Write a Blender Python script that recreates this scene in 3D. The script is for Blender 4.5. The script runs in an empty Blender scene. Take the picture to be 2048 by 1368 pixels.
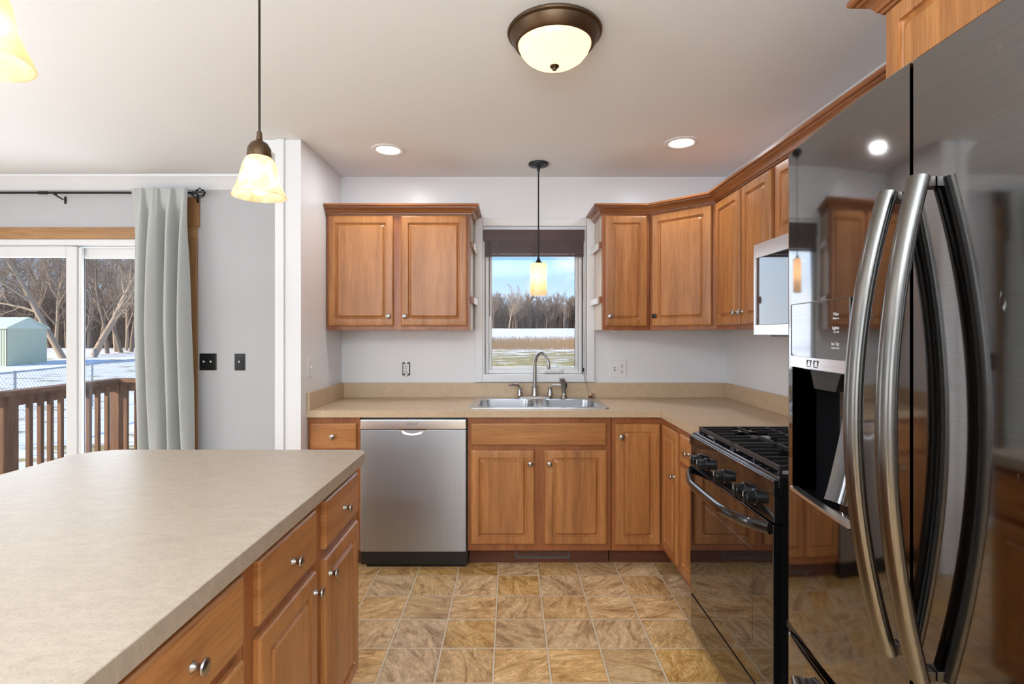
import bpy, bmesh, math, random
from mathutils import Vector, Matrix
S = bpy.context.scene
C = S.collection
PI = math.pi
# ------------------------------------------------------------------ camera, world, lights, exposure
F = 1060.0                                   # focal length in pixels of the 2048 frame
H = 1.357                                    # eye height
cd = bpy.data.cameras.new('camera'); cam = bpy.data.objects.new('camera', cd); C.objects.link(cam)
cd.sensor_width = 36.0; cd.lens = 36.0 * F / 2048.0
cd.shift_x = 4 / 2048.0; cd.shift_y = -17 / 2048.0
cd.clip_start = 0.02; cd.clip_end = 600
cam.location = (0, 0, H); cam.rotation_euler = (PI / 2, 0, 0)
S.camera = cam
S.view_settings.view_transform = 'Standard'; S.view_settings.look = 'None'
S.view_settings.gamma = 1.0; S.view_settings.use_curve_mapping = False
S.view_settings.exposure = 0.5

def L(nodes, a, ao, b, bi):
    nodes.links.new(a.outputs[ao], b.inputs[bi])
def make_world():
    w = bpy.data.worlds.new('sky'); S.world = w; w.use_nodes = True
    nt = w.node_tree; N = nt.nodes; N.clear()
    tc = N.new('ShaderNodeTexCoord'); sp = N.new('ShaderNodeSeparateXYZ'); L(nt, tc, 'Generated', sp, 0)
    rp = N.new('ShaderNodeValToRGB'); L(nt, sp, 'Z', rp, 0)
    e = rp.color_ramp.elements
    e[0].position = 0.0; e[0].color = (.68, .80, .93, 1)
    e[1].position = 0.45; e[1].color = (.12, .30, .70, 1)
    m = rp.color_ramp.elements.new(.14); m.color = (.30, .55, .90, 1)
    mp = N.new('ShaderNodeMapping'); mp.inputs['Scale'].default_value = (3.6, 3.6, 7.0)
    mp.inputs['Location'].default_value = (1.7, .4, 0.3)
    L(nt, tc, 'Generated', mp, 0)
    nz = N.new('ShaderNodeTexNoise'); nz.inputs['Scale'].default_value = 2.0; nz.inputs['Detail'].default_value = 7
    nz.inputs['Roughness'].default_value = .55; L(nt, mp, 0, nz, 'Vector')
    cr = N.new('ShaderNodeValToRGB'); cr.color_ramp.elements[0].position = .53; cr.color_ramp.elements[1].position = .72
    L(nt, nz, 'Fac', cr, 0)
    mx = N.new('ShaderNodeMixRGB'); L(nt, cr, 0, mx, 0); L(nt, rp, 0, mx, 1); mx.inputs[2].default_value = (.86, .89, .95, 1)
    bg = N.new('ShaderNodeBackground'); L(nt, mx, 0, bg, 0); bg.inputs[1].default_value = .95
    o = N.new('ShaderNodeOutputWorld'); L(nt, bg, 0, o, 0)
make_world()
def sun_lamp(direction, energy, color):
    l = bpy.data.lights.new('sun', 'SUN'); l.energy = energy; l.color = color; l.angle = math.radians(.6)
    o = bpy.data.objects.new('sun', l); C.objects.link(o)
    o.rotation_euler = Vector(direction).to_track_quat('Z', 'Y').to_euler()
sun_lamp((-.78, -.45, .42), 4.6, (1, .93, .82))
def area(name, loc, target, sx, sy, watts, color):
    l = bpy.data.lights.new(name, 'AREA'); l.shape = 'RECTANGLE'; l.size = sx; l.size_y = sy; l.energy = watts; l.color = color
    o = bpy.data.objects.new(name, l); C.objects.link(o); o.location = loc
    o.rotation_euler = (Vector(loc) - Vector(target)).to_track_quat('Z', 'Y').to_euler()
    return o
def point(name, loc, watts, color, r=.03):
    l = bpy.data.lights.new(name, 'POINT'); l.energy = watts; l.color = color; l.shadow_soft_size = r
    o = bpy.data.objects.new(name, l); C.objects.link(o); o.location = loc; return o
# daylight entering through the windows behind and left of the camera
area('rear_window_daylight', (-1.85, -3.36, 1.5), (-1.85, 0, 1.5), 2.2, 1.5, 26, (.90, .95, 1))
area('left_window_daylight', (-4.96, -1.3, 1.45), (0, -1.3, 1.45), 2.2, 1.5, 22, (.90, .95, 1))
area('patio_door_daylight', (-3.16, 3.86, 1.0), (-2.6, 1.0, 1.5), 1.7, 1.8, 24, (.88, .94, 1))
area('kitchen_window_daylight', (.165, 3.84, 1.57), (.1, 2.0, 1.95), .64, .92, 2.6, (.88, .94, 1))
# added unseen fill lamp behind the camera, also for a streak on the dishwasher
area('recessed_or_fill_glow', (-1.12, -1.0, 2.43), (-1.12, -1.0, 0), .15, .15, 14, (1, .98, .95))
# added unseen fill lamps aimed up to brighten the ceiling
area('ceiling_bounce_fill', (-.3, -1.3, 1.6), (-.3, -1.3, 3), 2.0, 2.0, 138, (.75, .875, 1))
area('ceiling_bounce_fill', (-3.3, .6, 1.55), (-3.3, .6, 3), 2.0, 2.0, 45, (.80, .90, 1))

# ------------------------------------------------------------------ materials
def bsdf(name):
    m = bpy.data.materials.new(name); m.use_nodes = True
    nt = m.node_tree; b = nt.nodes['Principled BSDF']
    return m, nt, b
def plain(name, col, rough=.5, metal=0.0, coat=0.0, spec=.5, bump=0.0, bscale=80.0, aniso=0.0):
    m, nt, b = bsdf(name)
    b.inputs['Base Color'].default_value = (*col, 1); b.inputs['Roughness'].default_value = rough
    b.inputs['Metallic'].default_value = metal; b.inputs['Coat Weight'].default_value = coat
    b.inputs['Specular IOR Level'].default_value = spec
    N = nt.nodes
    tc = N.new('ShaderNodeTexCoord')
    nz = N.new('ShaderNodeTexNoise'); nz.inputs['Scale'].default_value = bscale; nz.inputs['Detail'].default_value = 4
    L(nt, tc, 'Object', nz, 'Vector')
    mx = N.new('ShaderNodeMixRGB'); mx.blend_type = 'MULTIPLY'; mx.inputs[0].default_value = .06
    mx.inputs[1].default_value = (*col, 1); L(nt, nz, 'Color', mx, 2); L(nt, mx, 0, b, 'Base Color')
    if bump:
        bp = N.new('ShaderNodeBump'); bp.inputs['Strength'].default_value = bump; bp.inputs['Distance'].default_value = .002
        L(nt, nz, 'Fac', bp, 'Height'); L(nt, bp, 0, b, 'Normal')
    return m
def ramp(nt, stops):
    r = nt.nodes.new('ShaderNodeValToRGB'); e = r.color_ramp.elements
    e[0].position, e[0].color = stops[0][0], (*stops[0][1], 1)
    e[1].position, e[1].color = stops[-1][0], (*stops[-1][1], 1)
    for p, c in stops[1:-1]:
        k = e.new(p); k.color = (*c, 1)
    return r
def wood(name, dark, mid, light, grain='Z', rough=.34, coat=.25):
    m, nt, b = bsdf(name); N = nt.nodes
    tc = N.new('ShaderNodeTexCoord'); oi = N.new('ShaderNodeObjectInfo')
    ml = N.new('ShaderNodeMath'); ml.operation = 'MULTIPLY'; ml.inputs[1].default_value = 37.0; L(nt, oi, 'Random', ml, 0)
    cb = N.new('ShaderNodeCombineXYZ'); L(nt, ml, 0, cb, 0); L(nt, ml, 0, cb, 1); L(nt, ml, 0, cb, 2)
    ad = N.new('ShaderNodeVectorMath'); ad.operation = 'ADD'; L(nt, tc, 'Object', ad, 0); L(nt, cb, 0, ad, 1)
    def noise(sc_across, sc_along, detail, dist=0.0):
        mp = N.new('ShaderNodeMapping')
        mp.inputs['Scale'].default_value = (sc_across, sc_across, sc_along) if grain == 'Z' else (sc_along, sc_along, sc_across)
        L(nt, ad, 0, mp, 0)
        n = N.new('ShaderNodeTexNoise'); n.inputs['Scale'].default_value = 1; n.inputs['Detail'].default_value = detail
        n.inputs['Distortion'].default_value = dist; L(nt, mp, 0, n, 'Vector'); return n
    n1 = noise(22, 1.6, 5, .6); n2 = noise(260, 9, 3); n3 = noise(5.5, .9, 2)
    r1 = ramp(nt, [(.25, dark), (.5, mid), (.78, light)]); L(nt, n1, 'Fac', r1, 0)
    m1 = N.new('ShaderNodeMixRGB'); m1.blend_type = 'MULTIPLY'; m1.inputs[0].default_value = .8
    r2 = ramp(nt, [(.3, (.66, .6, .55)), (.55, (1, 1, 1))]); L(nt, n2, 'Fac', r2, 0)
    L(nt, r1, 0, m1, 1); L(nt, r2, 0, m1, 2)
    m2 = N.new('ShaderNodeMixRGB'); m2.blend_type = 'MULTIPLY'; m2.inputs[0].default_value = .8
    r3 = ramp(nt, [(.3, (.74, .7, .66)), (.7, (1.08, 1.08, 1.08))]); L(nt, n3, 'Fac', r3, 0)
    L(nt, m1, 0, m2, 1); L(nt, r3, 0, m2, 2)
    L(nt, m2, 0, b, 'Base Color'); b.inputs['Roughness'].default_value = rough; b.inputs['Coat Weight'].default_value = coat
    b.inputs['Coat Roughness'].default_value = .25
    bp = N.new('ShaderNodeBump'); bp.inputs['Strength'].default_value = .12; bp.inputs['Distance'].default_value = .001
    L(nt, n2, 'Fac', bp, 'Height'); L(nt, bp, 0, b, 'Normal')
    return m
def laminate(name, a, c, rough=.36):
    m, nt, b = bsdf(name); N = nt.nodes; tc = N.new('ShaderNodeTexCoord')
    n1 = N.new('ShaderNodeTexNoise'); n1.inputs['Scale'].default_value = 14; n1.inputs['Detail'].default_value = 8; n1.inputs['Roughness'].default_value = .7
    n1.inputs['Distortion'].default_value = 1.2
    n2 = N.new('ShaderNodeTexNoise'); n2.inputs['Scale'].default_value = 240; n2.inputs['Detail'].default_value = 2
    mp = N.new('ShaderNodeMapping'); mp.inputs['Scale'].default_value = (1, 2.2, 1); mp.inputs['Rotation'].default_value = (0, 0, .35)
    L(nt, tc, 'Object', mp, 0); L(nt, mp, 0, n1, 'Vector'); L(nt, tc, 'Object', n2, 'Vector')
    r1 = ramp(nt, [(.3, a), (.7, c)]); L(nt, n1, 'Fac', r1, 0)
    r2 = ramp(nt, [(.34, (.78, .74, .7)), (.5, (1, 1, 1))]); L(nt, n2, 'Fac', r2, 0)
    mx = N.new('ShaderNodeMixRGB'); mx.blend_type = 'MULTIPLY'; mx.inputs[0].default_value = .55
    L(nt, r1, 0, mx, 1); L(nt, r2, 0, mx, 2); L(nt, mx, 0, b, 'Base Color')
    b.inputs['Roughness'].default_value = rough
    return m
def tile_floor(name, t, x0, y0):
    m, nt, b = bsdf(name); N = nt.nodes
    g = N.new('ShaderNodeTexCoord')
    mp = N.new('ShaderNodeMapping'); mp.inputs['Location'].default_value = (-x0 / t, -y0 / t, 0); mp.inputs['Scale'].default_value = (1 / t, 1 / t, 1)
    L(nt, g, 'Object', mp, 0)
    fl = N.new('ShaderNodeVectorMath'); fl.operation = 'FLOOR'; L(nt, mp, 0, fl, 0)
    fr = N.new('ShaderNodeVectorMath'); fr.operation = 'FRACTION'; L(nt, mp, 0, fr, 0)
    sp = N.new('ShaderNodeSeparateXYZ'); L(nt, fr, 0, sp, 0)
    def edge(ax):
        a = N.new('ShaderNodeMath'); a.operation = 'SUBTRACT'; L(nt, sp, ax, a, 0); a.inputs[1].default_value = .5
        c = N.new('ShaderNodeMath'); c.operation = 'ABSOLUTE'; L(nt, a, 0, c, 0); return c
    mxm = N.new('ShaderNodeMath'); mxm.operation = 'MAXIMUM'; L(nt, edge('X'), 0, mxm, 0); L(nt, edge('Y'), 0, mxm, 1)
    gr = ramp(nt, [(.4835, (0, 0, 0)), (.4865, (1, 1, 1))]); L(nt, mxm, 0, gr, 0)
    gd = ramp(nt, [(.46, (1, 1, 1)), (.482, (.62, .54, .46))]); L(nt, mxm, 0, gd, 0)
    wn = N.new('ShaderNodeTexWhiteNoise'); wn.noise_dimensions = '2D'; L(nt, fl, 0, wn, 'Vector')
    rot = N.new('ShaderNodeVectorRotate'); rot.rotation_type = 'Z_AXIS'
    ang = N.new('ShaderNodeMath'); ang.operation = 'MULTIPLY'; L(nt, wn, 'Value', ang, 0); ang.inputs[1].default_value = 3.1
    L(nt, mp, 0, rot, 'Vector'); L(nt, ang, 0, rot, 'Angle')
    off = N.new('ShaderNodeVectorMath'); off.operation = 'MULTIPLY_ADD'; L(nt, wn, 'Color', off, 0)
    off.inputs[1].default_value = (31, 17, 23); L(nt, rot, 0, off, 2)
    st = N.new('ShaderNodeMapping'); st.inputs['Scale'].default_value = (1.15, 2.9, 1); L(nt, off, 0, st, 0)
    n1 = N.new('ShaderNodeTexNoise'); n1.inputs['Scale'].default_value = 1.05; n1.inputs['Detail'].default_value = 9
    n1.inputs['Roughness'].default_value = .74; n1.inputs['Distortion'].default_value = 1.3; L(nt, st, 0, n1, 'Vector')
    r1 = ramp(nt, [(.30, (.20, .10, .036)), (.42, (.45, .26, .10)), (.52, (.64, .41, .185)), (.62, (.76, .54, .28)), (.74, (.84, .67, .44))])
    L(nt, n1, 'Fac', r1, 0)
    n2 = N.new('ShaderNodeTexNoise'); n2.inputs['Scale'].default_value = 2.6; n2.inputs['Detail'].default_value = 12
    n2.inputs['Roughness'].default_value = .75; n2.inputs['Distortion'].default_value = 2.4; L(nt, st, 0, n2, 'Vector')
    vein = ramp(nt, [(.40, (1, 1, 1)), (.45, (.60, .52, .45)), (.475, (.92, .9, .87)), (.492, (.40, .32, .26)), (.515, (1, 1, 1))]); L(nt, n2, 'Fac', vein, 0)
    mv = N.new('ShaderNodeMixRGB'); mv.blend_type = 'MULTIPLY'; mv.inputs[0].default_value = .75; L(nt, r1, 0, mv, 1); L(nt, vein, 0, mv, 2)
    hs = N.new('ShaderNodeHueSaturation'); L(nt, mv, 0, hs, 'Color')
    vr = N.new('ShaderNodeMapRange'); L(nt, wn, 'Value', vr, 0); vr.inputs[3].default_value = 1.0; vr.inputs[4].default_value = 1.28
    L(nt, vr, 0, hs, 'Value')
    sr = N.new('ShaderNodeSeparateColor'); L(nt, wn, 'Color', sr, 0)
    sm = N.new('ShaderNodeMapRange'); L(nt, sr, 1, sm, 0); sm.inputs[3].default_value = .84; sm.inputs[4].default_value = 1.12; L(nt, sm, 0, hs, 'Saturation')
    me = N.new('ShaderNodeMixRGB'); me.blend_type = 'MULTIPLY'; me.inputs[0].default_value = .6; L(nt, hs, 0, me, 1); L(nt, gd, 0, me, 2)
    mg = N.new('ShaderNodeMixRGB'); L(nt, gr, 0, mg, 0); L(nt, me, 0, mg, 1); mg.inputs[2].default_value = (.72, .62, .47, 1)
    L(nt, mg, 0, b, 'Base Color'); b.inputs['Roughness'].default_value = .42
    bp = N.new('ShaderNodeBump'); bp.inputs['Strength'].default_value = .25; bp.inputs['Distance'].default_value = .002
    L(nt, n1, 'Fac', bp, 'Height'); L(nt, bp, 0, b, 'Normal')
    return m
def brushed(name, col, rough, stretch=(1, 1, 1), amt=.25, wob=0.0, aniso=0.0, arot=0.0, smudge=False):
    m, nt, b = bsdf(name); N = nt.nodes; tc = N.new('ShaderNodeTexCoord')
    mp = N.new('ShaderNodeMapping'); mp.inputs['Scale'].default_value = stretch; L(nt, tc, 'Object', mp, 0)
    n = N.new('ShaderNodeTexNoise'); n.inputs['Scale'].default_value = 1; n.inputs['Detail'].default_value = 3; L(nt, mp, 0, n, 'Vector')
    d = tuple(c * (1 - amt) for c in col); r = ramp(nt, [(.3, d), (.7, col)]); L(nt, n, 'Fac', r, 0)
    L(nt, r, 0, b, 'Base Color'); b.inputs['Metallic'].default_value = 1; b.inputs['Roughness'].default_value = rough
    if aniso:
        b.inputs['Anisotropic'].default_value = aniso; b.inputs['Anisotropic Rotation'].default_value = arot
        tg = N.new('ShaderNodeTangent'); tg.direction_type = 'RADIAL'; tg.axis = 'Z'; L(nt, tg, 0, b, 'Tangent')
    if smudge:                               # fingermarks and scuffs on the steel
        mq = N.new('ShaderNodeMapping'); mq.inputs['Scale'].default_value = (1, 1, .45); L(nt, tc, 'Object', mq, 0)
        q = N.new('ShaderNodeTexNoise'); q.inputs['Scale'].default_value = 46; q.inputs['Detail'].default_value = 5; q.inputs['Roughness'].default_value = .6; L(nt, mq, 0, q, 'Vector')
        qr = ramp(nt, [(.69, (0, 0, 0)), (.80, (.8, .8, .8))]); L(nt, q, 'Fac', qr, 0)
        qm = N.new('ShaderNodeMixRGB'); L(nt, qr, 0, qm, 0); L(nt, r, 0, qm, 1); qm.inputs[2].default_value = (.5, .5, .5, 1); L(nt, qm, 0, b, 'Base Color')
        qa = N.new('ShaderNodeMath'); qa.operation = 'MULTIPLY_ADD'; L(nt, qr, 0, qa, 0); qa.inputs[1].default_value = .45; qa.inputs[2].default_value = rough; L(nt, qa, 0, b, 'Roughness')
    if wob:
        n2 = N.new('ShaderNodeTexNoise'); n2.inputs['Scale'].default_value = 2.2; n2.inputs['Detail'].default_value = 1; L(nt, tc, 'Object', n2, 'Vector')
        bp = N.new('ShaderNodeBump'); bp.inputs['Strength'].default_value = wob; bp.inputs['Distance'].default_value = .02
        L(nt, n2, 'Fac', bp, 'Height'); L(nt, bp, 0, b, 'Normal')
    return m
def pane(name, tint=(1, 1, 1), ior=1.45):
    m = bpy.data.materials.new(name); m.use_nodes = True; nt = m.node_tree; N = nt.nodes; N.clear()
    t = N.new('ShaderNodeBsdfTransparent'); t.inputs[0].default_value = (*tint, 1)
    g = N.new('ShaderNodeBsdfGlossy'); g.inputs['Roughness'].default_value = .0
    lw = N.new('ShaderNodeLayerWeight'); lw.inputs['Blend'].default_value = .5
    pw = N.new('ShaderNodeMath'); pw.operation = 'POWER'; L(nt, lw, 'Facing', pw, 0); pw.inputs[1].default_value = 5
    f = N.new('ShaderNodeMath'); f.operation = 'MULTIPLY_ADD'; L(nt, pw, 0, f, 0); f.inputs[1].default_value = .7; f.inputs[2].default_value = .03
    mx = N.new('ShaderNodeMixShader'); o = N.new('ShaderNodeOutputMaterial')
    L(nt, f, 0, mx, 0); L(nt, t, 0, mx, 1); L(nt, g, 0, mx, 2); L(nt, mx, 0, o, 0); return m
def glow(name, col, strength):
    m, nt, b = bsdf(name); b.inputs['Base Color'].default_value = (*col, 1)
    b.inputs['Emission Color'].default_value = (*col, 1); b.inputs['Emission Strength'].default_value = strength; return m
def shade_glass(name, a, c, emit, trans=.75):
    m = bpy.data.materials.new(name); m.use_nodes = True; nt = m.node_tree; N = nt.nodes; N.clear()
    tc = N.new('ShaderNodeTexCoord'); n = N.new('ShaderNodeTexNoise'); n.inputs['Scale'].default_value = 16; n.inputs['Detail'].default_value = 4
    n.inputs['Distortion'].default_value = 1.4
    L(nt, tc, 'Object', n, 'Vector'); r = ramp(nt, [(.35, a), (.65, c)]); L(nt, n, 'Fac', r, 0)
    d = N.new('ShaderNodeBsdfDiffuse'); t = N.new('ShaderNodeBsdfTranslucent'); L(nt, r, 0, d, 0); L(nt, r, 0, t, 0)
    mx = N.new('ShaderNodeMixShader'); mx.inputs[0].default_value = trans; L(nt, d, 0, mx, 1); L(nt, t, 0, mx, 2)
    g = N.new('ShaderNodeBsdfGlossy'); g.inputs['Roughness'].default_value = .2
    m2 = N.new('ShaderNodeMixShader'); m2.inputs[0].default_value = .05; L(nt, mx, 0, m2, 1); L(nt, g, 0, m2, 2)
    e = N.new('ShaderNodeEmission'); L(nt, r, 0, e, 0); e.inputs[1].default_value = emit
    ad = N.new('ShaderNodeAddShader'); L(nt, m2, 0, ad, 0); L(nt, e, 0, ad, 1)
    o = N.new('ShaderNodeOutputMaterial'); L(nt, ad, 0, o, 0); return m
def ground_mat():
    m, nt, b = bsdf('snowy_ground'); N = nt.nodes; tc = N.new('ShaderNodeTexCoord')
    sp = N.new('ShaderNodeSeparateXYZ'); L(nt, tc, 'Object', sp, 0)
    mp = N.new('ShaderNodeMapping'); mp.inputs['Scale'].default_value = (.45, 1.1, 1); L(nt, tc, 'Object', mp, 0)
    n1 = N.new('ShaderNodeTexNoise'); n1.inputs['Scale'].default_value = 1.1; n1.inputs['Detail'].default_value = 8; n1.inputs['Roughness'].default_value = .68; L(nt, mp, 0, n1, 'Vector')
    # meadow beside the house keeps more grass than the far field
    xr = N.new('ShaderNodeMapRange'); L(nt, sp, 'X', xr, 0); xr.inputs[1].default_value = -9; xr.inputs[2].default_value = -4; xr.inputs[3].default_value = .0; xr.inputs[4].default_value = .165
    yr = N.new('ShaderNodeMapRange'); L(nt, sp, 'Y', yr, 0); yr.inputs[1].default_value = 38; yr.inputs[2].default_value = 54; yr.inputs[3].default_value = 1; yr.inputs[4].default_value = 0
    mu = N.new('ShaderNodeMath'); mu.operation = 'MULTIPLY'; L(nt, xr, 0, mu, 0); L(nt, yr, 0, mu, 1)
    ad = N.new('ShaderNodeMath'); ad.operation = 'ADD'; L(nt, n1, 'Fac', ad, 0); L(nt, mu, 0, ad, 1)
    cut = ramp(nt, [(.56, (0, 0, 0)), (.62, (1, 1, 1))]); L(nt, ad, 0, cut, 0)
    n2 = N.new('ShaderNodeTexNoise'); n2.inputs['Scale'].default_value = 3; n2.inputs['Detail'].default_value = 6; L(nt, tc, 'Object', n2, 'Vector')
    gr = ramp(nt, [(.3, (.17, .14, .035)), (.5, (.36, .28, .09)), (.7, (.52, .40, .18))]); L(nt, n2, 'Fac', gr, 0)
    mx = N.new('ShaderNodeMixRGB'); L(nt, cut, 0, mx, 0); mx.inputs[1].default_value = (.86, .86, .87, 1); L(nt, gr, 0, mx, 2)
    L(nt, mx, 0, b, 'Base Color'); b.inputs['Roughness'].default_value = .9
    bp = N.new('ShaderNodeBump'); bp.inputs['Strength'].default_value = .6; bp.inputs['Distance'].default_value = .08; L(nt, n2, 'Fac', bp, 'Height'); L(nt, bp, 0, b, 'Normal')
    return m
M = dict(
    ceil=plain('ceiling_paint', (.87, .885, .90), .9, bump=.05, bscale=300),
    wall=plain('white_wall_paint', (.86, .865, .88), .32, bump=.04, bscale=220),
    grey=plain('grey_wall_paint', (.55, .555, .57), .5, bump=.04, bscale=220),
    trim=plain('white_trim_paint', (.86, .87, .88), .3),
    vinyl=plain('white_vinyl', (.88, .89, .90), .28),
    wood=wood('maple_door', (.37, .142, .039), (.51, .213, .064), (.61, .278, .095)),
    woodh=wood('maple_drawer', (.37, .142, .039), (.51, .213, .064), (.61, .278, .095), grain='X'),
    frame=wood('maple_frame', (.27, .080, .022), (.37, .122, .035), (.45, .162, .05)),
    crown=wood('maple_crown', (.24, .08, .024), (.34, .122, .036), (.42, .165, .052), grain='X'),
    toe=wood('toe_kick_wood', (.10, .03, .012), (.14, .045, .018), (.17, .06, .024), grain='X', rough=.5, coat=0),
    pale=wood('daylit_side_wood', (.60, .47, .36), (.68, .56, .45), (.76, .66, .56), rough=.3, coat=.2),  # paleness stands for window daylight painted on the cabinet sides
    oak=wood('honey_oak_casing', (.36, .17, .06), (.47, .25, .10), (.55, .32, .14), grain='X'),
    oakv=wood('honey_oak_side_casing', (.36, .17, .06), (.47, .25, .10), (.55, .32, .14)),
    lam=laminate('beige_laminate', (.56, .405, .255), (.68, .515, .345)),
    lam2=laminate('grey_beige_laminate', (.37, .30, .225), (.47, .39, .30)),
    floor=tile_floor('stone_tile_vinyl', .2275, -.0672, 2.058),
    nickel=brushed('satin_nickel', (.42, .395, .37), .27, (60, 60, 60), .1),
    steel=brushed('brushed_steel', (.44, .46, .485), .34, (500, 500, 3), .12, aniso=.75, arot=.25),
    steelh=brushed('bright_steel', (.84, .83, .82), .3, (4, 4, 500), .1),
    sinks=brushed('sink_steel', (.66, .67, .68), .24, (3, 300, 300), .12),
    black_steel=brushed('black_stainless', (.26, .255, .255), .055, (3, 3, 420), .10, wob=.03, smudge=True),
    handle=brushed('dark_steel_handle', (.20, .19, .175), .24, (400, 400, 3), .15),
    black=plain('gloss_black_enamel', (.008, .008, .009), .07, coat=.5),
    glassblk=plain('black_glass', (.006, .006, .007), .03, spec=.8, coat=.8),
    satin_black=plain('satin_black', (.014, .013, .013), .35),
    iron=plain('cast_iron', (.02, .02, .021), .33, bump=.2, bscale=400),
    plastic_black=plain('black_plastic', (.008, .008, .008), .25),
    plastic_white=plain('white_plastic', (.86, .86, .85), .3),
    bronze=plain('oil_rubbed_bronze', (.095, .055, .028), .38, metal=.75),
    bronze_dark=plain('dark_bronze', (.03, .02, .014), .35, metal=.6),
    blackmetal=plain('black_metal', (.012, .012, .013), .4, metal=.3),
    alabaster=shade_glass('alabaster_glass', (.86, .60, .37), (.95, .83, .68), .14),
    cream=shade_glass('cream_glass', (.86, .68, .48), (.90, .74, .54), .12),
    opal=shade_glass('opal_glass', (.93, .80, .56), (.94, .82, .59), .42),
    bulb=glow('warm_bulb', (1, .92, .78), 11),
    bulb_dim=glow('dome_bulb', (1, .84, .6), 3.2),
    led=glow('led_lens', (1, .98, .94), 10),
    blind=plain('brown_blind', (.075, .038, .034), .4),
    cordm=plain('brown_cord', (.12, .035, .015), .6),
    curtain=plain('grey_linen', (.55, .57, .545), .85, bump=.5, bscale=500),
    pane=pane('window_glass'),
    register=plain('dark_register', (.10, .098, .094), .45),
    text_dark=plain('dark_print', (.03, .03, .03), .5),
    text_light=plain('light_print', (.7, .7, .7), .5),
    deckwood=wood('weathered_deck_wood', (.15, .066, .03), (.25, .115, .05), (.35, .17, .08), rough=.7, coat=0),
    bark=plain('tree_bark', (.44, .32, .215), .9, bump=.5, bscale=6),
    bark_dark=plain('dark_tree_bark', (.25, .175, .12), .9, bump=.5, bscale=6),
    brush=plain('brown_brush', (.17, .115, .08), .95),
    reed=plain('tan_reed', (.66, .45, .24), .95),
    shed=plain('green_steel_siding', (.57, .60, .42), .5),
    shed_white=plain('pale_steel_roof', (.66, .72, .58), .45),
    galv=plain('galvanised_steel', (.42, .44, .46), .4, metal=.7),
    stump=plain('weathered_stump', (.3, .27, .24), .9),
    ground=ground_mat(),
)
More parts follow.
